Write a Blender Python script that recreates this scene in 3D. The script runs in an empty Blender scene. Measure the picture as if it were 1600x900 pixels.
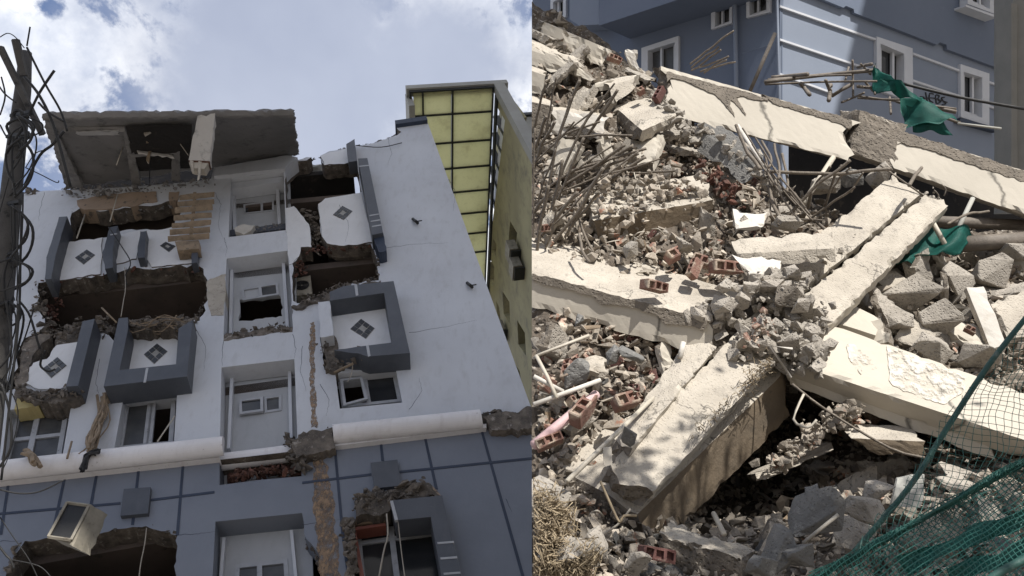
import bpy, bmesh, math, random
from mathutils import Vector, Matrix, noise
from mathutils.geometry import delaunay_2d_cdt
random.seed(7)
sc = bpy.context.scene
# ------------------------------------------------------------------ camera, sky, sun
FPX = 1200.0
cam_d = bpy.data.cameras.new("camera"); cam = bpy.data.objects.new("camera", cam_d)
sc.collection.objects.link(cam); sc.camera = cam
cam_d.sensor_width = 36; cam_d.lens = 36*FPX/1600; cam_d.clip_start = .05; cam_d.clip_end = 5000
cam.location = (0, 0, 1.7); cam.rotation_euler = (math.radians(120), 0, 0)
CM = Matrix.Translation((0, 0, 1.7)) @ Matrix.Rotation(math.radians(120), 4, 'X')
CR = CM.to_3x3()
def P(px, py, d): return CM @ Vector(((px-800)/FPX*d, (450-py)/FPX*d, -d))
def D(x, y, z): return CR @ Vector((x, y, z))
EYE = CM.translation.copy()
SUN = D(.30304, .88893, .34345).normalized()
sun_el = math.asin(SUN.z); sun_az = math.atan2(SUN.x, SUN.y)
sd = bpy.data.lights.new("sun", 'SUN'); sd.energy = 5.0; sd.angle = math.radians(.5); sd.color = (1, .96, .9)
so = bpy.data.objects.new("sun", sd); sc.collection.objects.link(so); so.location = (0, 0, 60)
so.rotation_euler = SUN.to_track_quat('Z', 'Y').to_euler()
vs = sc.view_settings; vs.view_transform = 'Standard'; vs.look = 'None'; vs.gamma = 1; vs.use_curve_mapping = False; vs.exposure = 0.38
W = bpy.data.worlds.new("World"); sc.world = W; W.use_nodes = True
def world():
    nt = W.node_tree; N = nt.nodes; L = nt.links; N.clear()
    out = N.new('ShaderNodeOutputWorld'); bg = N.new('ShaderNodeBackground'); bg.inputs[1].default_value = .08
    sky = N.new('ShaderNodeTexSky'); sky.sky_type = 'NISHITA'; sky.sun_disc = False
    sky.sun_elevation = sun_el; sky.sun_rotation = sun_az; sky.air_density = 1.2; sky.dust_density = 1.5
    tc = N.new('ShaderNodeTexCoord')
    def math_(op, a, b=None, c=None):
        m = N.new('ShaderNodeMath'); m.operation = op
        for i, v in enumerate((a, b, c)):
            if v is None: continue
            if isinstance(v, (int, float)): m.inputs[i].default_value = v
            else: L.new(v, m.inputs[i])
        return m.outputs[0]
    def ramp(v, a, b):
        m = N.new('ShaderNodeMapRange'); m.interpolation_type = 'SMOOTHSTEP'
        L.new(v, m.inputs[0]); m.inputs[1].default_value = a; m.inputs[2].default_value = b; return m.outputs[0]
    def mix(f, a, b):
        m = N.new('ShaderNodeMix'); m.data_type = 'RGBA'; L.new(f, m.inputs[0])
        for k, v in ((6, a), (7, b)):
            if isinstance(v, tuple): m.inputs[k].default_value = (*v, 1)
            else: L.new(v, m.inputs[k])
        return m.outputs[2]
    def noi(scale, detail, rough, seed, dist=0.0):
        n = N.new('ShaderNodeTexNoise'); n.noise_dimensions = '4D'; L.new(tc.outputs['Generated'], n.inputs['Vector'])
        n.inputs['Scale'].default_value = scale; n.inputs['Detail'].default_value = detail
        n.inputs['Roughness'].default_value = rough; n.inputs['W'].default_value = seed; n.inputs['Distortion'].default_value = dist
        return n.outputs['Fac']
    def blob(px, py, r0, r1, w):
        d = (P(px, py, 1)-EYE).normalized()
        v = N.new('ShaderNodeVectorMath'); v.operation = 'DISTANCE'; L.new(tc.outputs['Generated'], v.inputs[0]); v.inputs[1].default_value = d
        dd = math_('ADD', v.outputs['Value'], math_('MULTIPLY', math_('SUBTRACT', warp, .5), w))
        return ramp(dd, r1, r0)
    warp = noi(7, 6, .62, 3.1)
    fine = noi(11, 8, .62, 1.7, .2)
    far = math_('SUBTRACT', 1.0, blob(300, 150, .75, 1.15, .1))
    cover = ramp(math_('SUBTRACT', fine, math_('MULTIPLY', far, .11)), .40, .50)                              # cloud or blue gap
    blue = mix(math_('MULTIPLY', cover, 0.0), sky.outputs[0], sky.outputs[0])
    bl = mix(math_('ADD', 0.6, 0.0), blue, (1.5, 2.4, 5.0))
    lum = ramp(noi(8, 7, .6, 5.5), .3, .62)
    white = mix(lum, (6.6, 7.2, 8.6), (13, 13, 13))
    c1 = mix(cover, bl, white)
    g = math_('MAXIMUM', blob(470, 120, .12, .30, .30), blob(640, 100, .06, .2, .25))
    g = math_('MAXIMUM', g, math_('MULTIPLY', blob(300, 330, .05, .3, .2), .7))
    glum = ramp(noi(3.5, 5, .5, 9.5), .25, .75)
    grey = mix(glum, (3.9, 4.4, 5.8), (5.4, 5.9, 7.2))
    c2 = mix(g, c1, grey)
    L.new(c2, bg.inputs[0]); L.new(bg.outputs[0], out.inputs[0])
world()
# ------------------------------------------------------------------ materials
def mat(name, base, base2=None, rough=.85, scale=3.0, bump=.3, bscale=30, spots=None, spot_scale=9, spot_lo=.58, spot_hi=.66, metal=0, coat=0, streak=None, pores=0, island=0.0, detail=8, crack=0):
    m = bpy.data.materials.new(name); m.use_nodes = True; nt = m.node_tree; N = nt.nodes; L = nt.links
    b = N['Principled BSDF']; b.inputs['Roughness'].default_value = rough; b.inputs['Metallic'].default_value = metal
    if coat: b.inputs['Specular IOR Level'].default_value = coat
    tc = N.new('ShaderNodeTexCoord'); co = tc.outputs['Object']
    def noi(sc_, det=detail, r=.6, vec=None):
        n = N.new('ShaderNodeTexNoise'); L.new(vec or co, n.inputs['Vector']); n.inputs['Scale'].default_value = sc_
        n.inputs['Detail'].default_value = det; n.inputs['Roughness'].default_value = r; return n.outputs['Fac']
    def ramp(v, a, c):
        q = N.new('ShaderNodeMapRange'); L.new(v, q.inputs[0]); q.inputs[1].default_value = a; q.inputs[2].default_value = c; return q.outputs[0]
    def mix(f, a, c):
        q = N.new('ShaderNodeMix'); q.data_type = 'RGBA'
        L.new(f, q.inputs[0])
        for k, v in ((6, a), (7, c)):
            if isinstance(v, tuple): q.inputs[k].default_value = (*v, 1)
            else: L.new(v, q.inputs[k])
        return q.outputs[2]
    col = mix(ramp(noi(scale), .3, .7), base, base2 or tuple(c*.8 for c in base))
    if spots: col = mix(ramp(noi(spot_scale, 9, .7), spot_lo, spot_hi), col, spots)
    if streak:                                   # rain dirt running down the wall
        mp = N.new('ShaderNodeMapping'); mp.inputs['Scale'].default_value = (6, 6, .35); L.new(co, mp.inputs[0])
        q = N.new('ShaderNodeMath'); q.operation = 'MULTIPLY'; L.new(ramp(noi(1.3, 9, .65, mp.outputs[0]), .52, .85), q.inputs[0]); q.inputs[1].default_value = .4
        col = mix(q.outputs[0], col, streak)
    if crack:
        vc = N.new('ShaderNodeTexVoronoi'); vc.feature = 'DISTANCE_TO_EDGE'; vc.inputs['Scale'].default_value = crack
        wn_ = N.new('ShaderNodeTexNoise'); wn_.inputs['Scale'].default_value = crack*3; wn_.inputs['Detail'].default_value = 6; L.new(co, wn_.inputs['Vector'])
        va_ = N.new('ShaderNodeVectorMath'); va_.operation = 'MULTIPLY_ADD'; L.new(wn_.outputs['Color'], va_.inputs[0]); va_.inputs[1].default_value = (.5, .5, .5); L.new(co, va_.inputs[2]); L.new(va_.outputs[0], vc.inputs['Vector'])
        cf = ramp(vc.outputs['Distance'], .012, .0); gt = ramp(noi(crack*.8, 3), .48, .56); mm = N.new('ShaderNodeMath'); mm.operation = 'MULTIPLY'; L.new(cf, mm.inputs[0]); L.new(gt, mm.inputs[1])
        col = mix(mm.outputs[0], col, tuple(c*.25 for c in base))
    if island:
        g = N.new('ShaderNodeNewGeometry'); hs = N.new('ShaderNodeHueSaturation'); L.new(col, hs.inputs['Color'])
        q = N.new('ShaderNodeMapRange'); L.new(g.outputs['Random Per Island'], q.inputs[0]); q.inputs[3].default_value = 1-island; q.inputs[4].default_value = 1+island
        L.new(q.outputs[0], hs.inputs['Value']); col = hs.outputs[0]
    L.new(col, b.inputs['Base Color'])
    h = noi(bscale, 10, .65)
    if pores:
        v = N.new('ShaderNodeTexVoronoi'); L.new(co, v.inputs['Vector']); v.inputs['Scale'].default_value = pores
        s = ramp(v.outputs['Distance'], .0, .35); q = N.new('ShaderNodeMath'); q.operation = 'ADD'; L.new(h, q.inputs[0]); L.new(s, q.inputs[1]); h = q.outputs[0]
    bm_ = N.new('ShaderNodeBump'); bm_.inputs['Strength'].default_value = bump; bm_.inputs['Distance'].default_value = .02
    L.new(h, bm_.inputs['Height']); L.new(bm_.outputs[0], b.inputs['Normal'])
    return m
M = {}
M['paint'] = mat('white_grey_paint', (.6, .62, .655), (.51, .525, .555), .75, .5, .16, 25, (.46, .47, .49), 1.0, .55, .95, streak=(.3, .29, .28))
M['paint_in'] = mat('recess_paint', (.44, .45, .46), (.37, .38, .395), .7, 1.2, .1, 25, streak=(.25, .25, .245))
M['paint2'] = mat('panel_paint', (.74, .745, .755), (.65, .655, .665), .7, 1.5, .12, 25, (.35, .34, .33), 6, .66, .8, streak=(.45, .44, .42))
M['blue'] = mat('blue_grey_paint', (.195, .215, .255), (.15, .168, .205), .6, .7, .12, 20, (.2, .21, .24), 5, .66, .8, streak=(.15, .165, .2))
M['groove'] = mat('dark_joint', (.035, .05, .085), (.025, .035, .06), .6)
M['slate'] = mat('slate_frame_paint', (.085, .094, .112), (.06, .067, .082), .5, 2, .12, 20, (.2, .2, .2), 9, .68, .78, streak=(.14, .145, .16))
M['tile'] = mat('dark_tile', (.075, .08, .09), (.045, .05, .055), .45, 6)
M['grout'] = mat('tile_grout', (.45, .44, .42), (.3, .29, .27), .8, 6)
M['white'] = mat('white_plaster', (.8, .78, .78), (.7, .68, .68), .55, 2, .15, 15, (.2, .17, .15), 7, .64, .72, streak=(.35, .3, .28))
M['frame'] = mat('pale_window_frame', (.45, .46, .48), (.33, .34, .36), .5, 6, .1, 30, (.12, .11, .1), 12, .62, .72)
M['glass'] = mat('dark_glass', (.02, .022, .025), (.035, .037, .04), .12, 1.5, .03, 3, coat=.6)
M['dirty_glass'] = mat('dusty_glass', (.045, .047, .05), (.1, .1, .1), .35, 3, .03, 3, coat=.5)
M['room'] = mat('sooty_room', (.026, .022, .02), (.012, .011, .01), .95, 1.0, .4, 12, (.05, .04, .032), 3)  # near-black colour carries the darkness of unlit interiors
M['ceil'] = mat('bare_brown_ceiling', (.125, .095, .078), (.06, .048, .042), .9, .9, .3, 12, (.05, .04, .035), 2.5)
M['slabc'] = mat('dark_roof_concrete', (.24, .23, .225), (.15, .145, .14), .9, .8, .35, 14, (.08, .08, .08), 3, .55, .7)
M['masonry'] = mat('broken_masonry_mat', (.2, .17, .14), (.06, .052, .046), .95, 6, .8, 25, (.3, .27, .24), 9, .58, .64, pores=30, island=.35)
M['redmas'] = mat('broken_brick_mat', (.16, .07, .05), (.07, .04, .03), .95, 6, .8, 25, (.2, .16, .13), 9, pores=30, island=.35)
M['beige'] = mat('beige_plaster', (.36, .27, .2), (.28, .21, .15), .85, 3, .3, 20, (.12, .1, .085), 6, .56, .62)
M['stain'] = mat('rusty_stain', (.4, .28, .18), (.26, .18, .12), .95, 8, .6, 40, (.38, .32, .25), 20)
def patchy(m, scale, lo, hi, stretch=1):
    nt = m.node_tree; o = [n for n in nt.nodes if n.type == 'OUTPUT_MATERIAL'][0]; b = nt.nodes['Principled BSDF']; N = nt.nodes; L = nt.links
    tc = N.new('ShaderNodeTexCoord'); mp = N.new('ShaderNodeMapping'); mp.inputs['Scale'].default_value = (1, 1, stretch); L.new(tc.outputs['Object'], mp.inputs[0])
    n = N.new('ShaderNodeTexNoise'); n.inputs['Scale'].default_value = scale; n.inputs['Detail'].default_value = 10; n.inputs['Roughness'].default_value = .75; L.new(mp.outputs[0], n.inputs['Vector'])
    r = N.new('ShaderNodeMapRange'); L.new(n.outputs['Fac'], r.inputs[0]); r.inputs[1].default_value = lo; r.inputs[2].default_value = hi; L.new(r.outputs[0], b.inputs['Alpha'])
patchy(M['stain'], 16, .38, .62, .5)
M['wood'] = mat('weathered_wood', (.33, .25, .17), (.17, .13, .09), .85, 7, .4, 40, (.1, .08, .06), 12)
M['pole'] = mat('pole_concrete', (.105, .1, .095), (.055, .052, .05), .9, 3, .5, 30, (.03, .03, .03), 6)
M['cable'] = mat('black_cable', (.012, .012, .013), (.02, .02, .02), .6)
M['pcable'] = mat('pale_cable', (.4, .36, .3), (.28, .25, .21), .7)
M['ac'] = mat('ac_casing', (.33, .3, .24), (.2, .18, .14), .6, 5, .2, 30, (.1, .08, .06), 8, .58, .68)
M['yglass'] = mat('yellow_panels', (.86, .84, .6), (.76, .74, .5), .45, .5, .05, 4, (.5, .46, .3), 1.0, .52, .85, streak=(.5, .47, .3))
M['mull'] = mat('dark_mullion', (.03, .032, .03), (.02, .022, .02), .5)
M['olive'] = mat('olive_cladding', (.4, .365, .21), (.29, .26, .15), .8, .5, .15, 12, (.15, .14, .105), 1.2, .5, .75, streak=(.12, .11, .08))
M['capg'] = mat('grey_cap_cladding', (.38, .375, .34), (.29, .285, .255), .7, 1)
M['yglass'].node_tree.nodes['Principled BSDF'].inputs['Roughness'].default_value = .5
def translucent(m, col):
    nt = m.node_tree; o = [n for n in nt.nodes if n.type == 'OUTPUT_MATERIAL'][0]; b = nt.nodes['Principled BSDF']
    t = nt.nodes.new('ShaderNodeBsdfTranslucent'); x = nt.nodes.new('ShaderNodeMixShader'); x.inputs[0].default_value = .72; nt.links.new(b.inputs['Base Color'].links[0].from_socket, t.inputs[0])
    nt.links.new(b.outputs[0], x.inputs[1]); nt.links.new(t.outputs[0], x.inputs[2]); nt.links.new(x.outputs[0], o.inputs[0])
translucent(M['yglass'], None)
M['skylit'] = mat('white_slot', (.8, .83, .85), (.7, .72, .75), .4)
M['ceilp'] = mat('ceiling_plaster', (.55, .53, .5), (.42, .4, .38), .85, 1.2, .25, 18, (.2, .19, .18), 4, .55, .7)
M['conc'] = mat('pale_concrete', (.5, .455, .385), (.34, .305, .255), .95, 3, .55, 60, (.27, .245, .21), 9, .56, .68, pores=45, crack=1.6)
M['conc_face'] = mat('formwork_concrete', (.5, .46, .39), (.42, .385, .325), .9, 1.2, .08, 40, (.34, .31, .27), 3, .6, .8, crack=.6)
M['conc_dark'] = mat('rough_dark_concrete', (.22, .19, .155), (.125, .108, .088), .95, 6, .9, 30, (.3, .27, .23), 12, .6, .66, pores=40)
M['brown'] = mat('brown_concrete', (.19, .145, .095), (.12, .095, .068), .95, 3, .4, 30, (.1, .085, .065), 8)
M['dust'] = mat('rubble_dust', (.16, .13, .1), (.07, .058, .046), .98, 7, 1, 30, (.34, .31, .27), 18, .56, .62, pores=25)
M['chunk'] = mat('concrete_chunk', (.45, .41, .355), (.26, .235, .2), .95, 4, .8, 50, (.16, .145, .125), 16, .62, .68, pores=45)
M['chunkg'] = mat('grey_concrete_chunk', (.2, .195, .185), (.13, .127, .12), .95, 5, .6, 40, (.3, .29, .27), 10, .56, .68, pores=45)  # grey stone, darkened further for the shade at the heap's foot
M['grit'] = mat('loose_grit', (.42, .37, .305), (.22, .19, .155), .95, 9, .5, 60, (.3, .16, .11), 6, .6, .64, island=.4)
M['brick'] = mat('red_brick', (.27, .145, .11), (.17, .1, .08), .95, 9, .7, 50, (.44, .36, .28), 8, .46, .6, island=.25)
M['brickd'] = mat('dark_red_brick', (.14, .06, .05), (.09, .045, .04), .9, 9, .5, 50, (.2, .15, .12), 14)
M['tilew'] = mat('white_render', (.58, .55, .5), (.48, .45, .4), .8, 3, .25, 30, (.4, .36, .3), 7, .56, .68)
M['wash'] = mat('thin_whitewash', (.6, .57, .51), (.52, .49, .43), .9, 6, .2, 40, (.46, .42, .36), 10, .5, .6)
patchy(M['wash'], 7, .42, .52)
M['rebar'] = mat('rusty_steel', (.2, .17, .135), (.11, .09, .072), .7, 20, .4, 80, (.32, .28, .23), 30, metal=.2)
M['pipe'] = mat('white_conduit', (.5, .46, .38), (.4, .36, .3), .6, 5, .2, 20, (.25, .22, .18), 12, .58, .68)
M['pink'] = mat('pink_board', (.6, .42, .42), (.5, .34, .34), .6, 5)
M['bamboo'] = mat('bamboo_pole', (.2, .17, .14), (.1, .085, .07), .7, 8)
M['netg'] = mat('green_net_cord', (.012, .105, .085), (.006, .055, .045), .6, 5)
M['neth'] = mat('faded_green_tube', (.018, .075, .062), (.012, .045, .038), .6, 6, .3, 20, (.12, .14, .12), 9, .56, .7)
M['tarp'] = mat('green_tarpaulin', (.006, .16, .125), (.004, .08, .065), .65, 4, .2, 12)
M['bwall'] = mat('steel_blue_wall', (.15, .18, .245), (.125, .155, .215), .75, .5, .1, 15, (.18, .21, .27), 3, .62, .8)  # same blue paint, darker copy with the shade put into its colour
M['bwall2'] = mat('pale_blue_wall', (.23, .265, .335), (.2, .235, .3), .75, .5, .1, 15, (.27, .3, .36), 3, .62, .8)  # same blue paint, lighter copy for the wall that catches sun
M['btrim'] = mat('pale_trim', (.62, .64, .68), (.54, .56, .6), .6, 2)
M['stone'] = mat('pale_stone_wall', (.25, .24, .215), (.19, .185, .165), .85, 2, .2, 15)
M['straw'] = mat('dry_straw', (.36, .29, .19), (.22, .175, .12), .95, 20)
M['soil'] = mat('dry_ground', (.26, .24, .21), (.2, .18, .16), 1, .4, .5, 8)
M['cloudm'] = mat('cloud_white', (.8, .8, .8), (.75, .75, .75), 1, 1)  # for the added sun-blocking sheets, out of view
M['bark'] = mat('bark', (.12, .09, .065), (.07, .055, .04), .95, 9, .8, 30)
M['leaf'] = mat('leaves', (.05, .09, .025), (.035, .07, .02), .6, 5, .1, 10, island=.3)
M['ink'] = mat('black_scrawl', (.015, .015, .018), (.01, .01, .012), .6)
# ------------------------------------------------------------------ object helpers
def link(o, parent=None):
    sc.collection.objects.link(o)
    if parent: o.parent = parent
    return o
def tag(o, label, cat, group=None, kind=None):
    if label: o['label'] = label
    if cat: o['category'] = cat
    if group: o['group'] = group
    if kind or cat: o['kind'] = kind or 'thing'
    return o
def thing(name, loc, label, cat, group=None):
    o = link(bpy.data.objects.new(name, None)); o.location = loc; o.empty_display_size = .1
    bpy.context.view_layer.update() if False else None
    return tag(o, label, cat, group)
def emit(name, bm, m, parent=None, smooth=False, recalc=True):
    """mesh object from a bmesh holding WORLD coordinates"""
    if recalc: bmesh.ops.recalc_face_normals(bm, faces=bm.faces)
    if parent is not None: off = parent.location.copy(); q = parent.parent
    else: q = None
    if parent is None:
        off = Vector((0, 0, 0))
        for v in bm.verts: off += v.co
        off /= max(1, len(bm.verts))
    while q is not None: off += q.location; q = q.parent
    bmesh.ops.translate(bm, verts=bm.verts, vec=-off)
    me = bpy.data.meshes.new(name); bm.to_mesh(me); bm.free()
    for mm in (m if isinstance(m, (list, tuple)) else [m]): me.materials.append(M[mm] if isinstance(mm, str) else mm)
    if smooth:
        for p in me.polygons: p.use_smooth = True
    o = bpy.data.objects.new(name, me); link(o, parent)
    if parent is None: o.location = off
    return o
class Frame:                     # a wall plane: origin, along, up, outward normal
    def __init__(s, o, ex, ey, en=None):
        s.o = o; s.x = ex.normalized(); s.y = ey.normalized(); s.n = (en or s.x.cross(s.y)).normalized()
    def uv(s, px, py, w=0):
        r = P(px, py, 1)-EYE; oo = s.o+s.n*w; t = (oo-EYE).dot(s.n)/r.dot(s.n); q = EYE+r*t-oo
        # solve q = a x + b y (x and y may be slightly off square)
        xx = 1; yy = 1; xy = s.x.dot(s.y); qx = q.dot(s.x); qy = q.dot(s.y); dt = 1-xy*xy
        return ((qx-xy*qy)/dt, (qy-xy*qx)/dt)
    def W(s, u, v, w=0): return s.o+s.x*u+s.y*v+s.n*w
def rag(loop, amp=3, step=9, seed=0, closed=True, skip=()):
    out = []; n = len(loop); rnd = random.Random(seed*77+len(loop))
    for i in range(n if closed else n-1):
        a = Vector(loop[i]); b = Vector(loop[(i+1) % n]); out.append(tuple(a))
        if i in skip: continue
        L_ = (b-a).length; k = int(L_/step)
        if k < 1: continue
        nn = Vector((-(b-a).y, (b-a).x)).normalized()
        for j in range(1, k+1):
            t = j/(k+1); q = a.lerp(b, t)
            d = noise.noise(Vector((q.x*.06, q.y*.06, seed)))*amp*1.6+rnd.uniform(-.6, .6)*amp*.6
            out.append(tuple(q+nn*d))
    if not closed: out.append(tuple(loop[-1]))
    return out
def inside(p, lp):
    c = False; j = len(lp)-1
    for i in range(len(lp)):
        a = lp[i]; b = lp[j]
        if (a[1] > p[1]) != (b[1] > p[1]) and p[0] < (b[0]-a[0])*(p[1]-a[1])/(b[1]-a[1])+a[0]: c = not c
        j = i
    return c
def seg_d(p, a, b):
    dx, dy = b[0]-a[0], b[1]-a[1]; l = dx*dx+dy*dy
    t = 0 if l == 0 else max(0, min(1, ((p[0]-a[0])*dx+(p[1]-a[1])*dy)/l)); return (p[0]-a[0]-t*dx)**2+(p[1]-a[1]-t*dy)**2
def poly_bm(bm, fr, loops, w0, w1, uvin=False, rough=()):
    """solid between w0 and w1; outline (first loop) and holes are given in picture points read on the plane w1"""
    L2 = [[(p if uvin else fr.uv(p[0], p[1], w1)) for p in lp] for lp in loops]
    pts = [Vector(p) for lp in L2 for p in lp]; ed = []; k = 0
    for lp in L2:
        n = len(lp); ed += [(k+i, k+(i+1) % n) for i in range(n)]; k += n
    vo, eo, fo, *_ = delaunay_2d_cdt(pts, ed, [], 0, 1e-5)
    F = [bm.verts.new(fr.W(p[0], p[1], w1)) for p in vo]; Bk = [bm.verts.new(fr.W(p[0], p[1], w0)) for p in vo]; cnt = {}
    for t in fo:
        c = ((vo[t[0]][0]+vo[t[1]][0]+vo[t[2]][0])/3, (vo[t[0]][1]+vo[t[1]][1]+vo[t[2]][1])/3)
        if not inside(c, L2[0]) or any(inside(c, h) for h in L2[1:]): continue
        bm.faces.new([F[i] for i in t]); bm.faces.new([Bk[i] for i in reversed(t)])
        for i in range(3): e = (t[i], t[(i+1) % 3]); cnt[e] = 1
    for (i, j) in cnt:
        if (j, i) not in cnt:
            f = bm.faces.new((F[i], Bk[i], Bk[j], F[j]))
            if rough == 'all': f.material_index = 1
            elif rough:
                m_ = ((vo[i][0]+vo[j][0])/2, (vo[i][1]+vo[j][1])/2)
                if min((min(seg_d(m_, lp[q], lp[(q+1) % len(lp)]) for q in range(len(lp))), li) for li, lp in enumerate(L2))[1] in rough: f.material_index = 1
    for v in F+Bk:
        if not v.link_faces: bm.verts.remove(v)
def prism(name, fr, loops, w0, w1, m, parent=None, uvin=False, rough=()):
    bm = bmesh.new(); poly_bm(bm, fr, loops, w0, w1, uvin, rough); return emit(name, bm, m, parent)
def tube_bm(bm, pts, r, n=6, r1=None):
    pts = [Vector(p) for p in pts]; rings = []
    for i, p in enumerate(pts):
        t = (pts[min(i+1, len(pts)-1)]-pts[max(i-1, 0)]).normalized()
        a = t.cross(Vector((.31, .17, .93))).normalized(); b = t.cross(a); rr = r if r1 is None else r+(r1-r)*i/(len(pts)-1)
        rings.append([bm.verts.new(p+(a*math.cos(2*math.pi*k/n)+b*math.sin(2*math.pi*k/n))*rr) for k in range(n)])
    for A, B in zip(rings, rings[1:]):
        for k in range(n): bm.faces.new((A[k], A[(k+1) % n], B[(k+1) % n], B[k]))
    bm.faces.new(rings[0][::-1]); bm.faces.new(rings[-1])
def smooth_pts(pts, k=4):
    pts = [Vector(p) for p in pts]
    if len(pts) < 3: return pts
    out = []
    for i in range(len(pts)-1):
        p0 = pts[max(i-1, 0)]; p1 = pts[i]; p2 = pts[i+1]; p3 = pts[min(i+2, len(pts)-1)]
        for j in range(k):
            t = j/k; out.append(.5*((2*p1)+(p2-p0)*t+(2*p0-5*p1+4*p2-p3)*t*t+(3*p1-p0-3*p2+p3)*t**3))
    out.append(pts[-1]); return out
def tube(name, pts, r, m, parent=None, k=4, r1=None, n=6):
    bm = bmesh.new(); tube_bm(bm, smooth_pts(pts, k), r, n, r1); return emit(name, bm, m, parent, smooth=True)
TPL = {}
def template(n, boxy, k):
    key = (n, round(boxy, 1), k)
    if key not in TPL:
        r = random.Random(n*1000+k+int(boxy*10)*77); b_ = bmesh.new(); vs_ = []
        for i in range(n):
            v = Vector((r.uniform(-1, 1), r.uniform(-1, 1), r.uniform(-1, 1))); m_ = max(abs(v.x), abs(v.y), abs(v.z))
            vs_.append(b_.verts.new((v/m_*boxy+v.normalized()*(1-boxy))*r.uniform(.82, 1)))
        bmesh.ops.convex_hull(b_, input=vs_); bmesh.ops.delete(b_, geom=[v for v in vs_ if v.is_valid and not v.link_faces], context='VERTS')
        b_.verts.index_update(); TPL[key] = ([v.co.copy() for v in b_.verts], [[v.index for v in f.verts] for f in b_.faces]); b_.free()
    return TPL[key]
def hull_bm(bm, c, rx, ry, rz, rot, rnd, n=14, boxy=.5):
    V, Fc = template(n, boxy, rnd.randrange(24))
    q = [bm.verts.new(c+rot @ Vector((v.x*rx, v.y*ry, v.z*rz))) for v in V]
    for f in Fc: bm.faces.new([q[i] for i in f])
def rrot(rnd): return Matrix.Rotation(rnd.uniform(0, 6.3), 3, Vector((rnd.uniform(-1, 1), rnd.uniform(-1, 1), rnd.uniform(-1, 1))).normalized())
SEAM_N = (P(831, 0, 1)-EYE).cross(P(831, 900, 1)-EYE).normalized()
if SEAM_N.dot(P(1200, 450, 5)-EYE) < 0: SEAM_N = -SEAM_N
def seam_dist(p): return (p-EYE).dot(SEAM_N)
def cut_seam(bm):                # the heap ends in a straight side here
    g = bm.verts[:]+bm.edges[:]+bm.faces[:]
    r = bmesh.ops.bisect_plane(bm, geom=g, plane_co=EYE, plane_no=SEAM_N, clear_inner=True)
    e = [x for x in r['geom_cut'] if isinstance(x, bmesh.types.BMEdge)]
    if e:
        try: bmesh.ops.contextual_create(bm, geom=e) if len(e) < 400 else None
        except Exception: pass
def hexa_bm(bm, A, B, C, Dd, T, seg=.05, amp=.006, chip=.02, seed=0., endrag=0, back=None):
    """block: face A B (along), D C (across), T = thickness vector; chipped edges, rough ends"""
    Lx = (B-A).length; Ly = (Dd-A).length; Lz = T.length
    nx = max(2, min(110, int(Lx/seg))); ny = max(2, min(40, int(Ly/seg))); nz = max(2, min(24, int(Lz/seg)))
    V = {}
    ux = (B-A).normalized(); uy = (Dd-A).normalized(); uz = T.normalized()
    def vert(i, j, k):
        key = (i, j, k)
        if key in V: return V[key]
        s = i/nx; t = j/ny; r = k/nz
        p = (A.lerp(B, s)).lerp(Dd.lerp(C, s), t)+T*r
        q = p*1.0+Vector((seed, seed*.7, 0))
        d = [min(s, 1-s)*Lx, min(t, 1-t)*Ly, min(r, 1-r)*Lz]
        nn = noise.noise_vector(q*26)*amp*.55+noise.noise_vector(q*3)*amp*.5
        c = chip*max(0, noise.noise(q*9)+.5*noise.noise(q*26)+.12)
        near = chip*2.2
        for a, (dd, u, f) in enumerate(((d[0], ux, s), (d[1], uy, t), (d[2], uz, r))):
            oth = min(x for b_, x in enumerate(d) if b_ != a)
            if dd < 1e-6 and oth < near: p = p+u*(c*(1-oth/near)*(1 if f < .5 else -1))*1.3
        if endrag and d[0] < seg*3:
            p = p+ux*(noise.noise(q*7+Vector((3, 9, 1)))*endrag+noise.noise(q*22)*endrag*.4)*(1-d[0]/(seg*3))
        V[key] = bm.verts.new(p+nn); return V[key]
    def quad(a, b, c, d):
        try: return bm.faces.new((vert(*a), vert(*b), vert(*c), vert(*d)))
        except ValueError: return None
    for i in range(nx):
        for j in range(ny):
            quad((i, j, 0), (i+1, j, 0), (i+1, j+1, 0), (i, j+1, 0)); quad((i, j, nz), (i, j+1, nz), (i+1, j+1, nz), (i+1, j, nz))
        for k in range(nz):
            quad((i, 0, k), (i, 0, k+1), (i+1, 0, k+1), (i+1, 0, k)); quad((i, ny, k), (i+1, ny, k), (i+1, ny, k+1), (i, ny, k+1))
    for j in range(ny):
        for k in range(nz):
            f1 = quad((0, j, k), (0, j+1, k), (0, j+1, k+1), (0, j, k+1)); f2 = quad((nx, j, k), (nx, j, k+1), (nx, j+1, k+1), (nx, j+1, k))
            for f in (f1, f2):
                if f: f.material_index = 1
def block(name, pa, pb, pc, pd, T, mats, parent=None, seam=False, **kw):
    A, B, C, Dd = [P(*q) for q in (pa, pb, pc, pd)]
    bm = bmesh.new(); hexa_bm(bm, A, B, C, Dd, T, **kw)
    if seam: bmesh.ops.recalc_face_normals(bm, faces=bm.faces); cut_seam(bm)
    return emit(name, bm, mats, parent)

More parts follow.
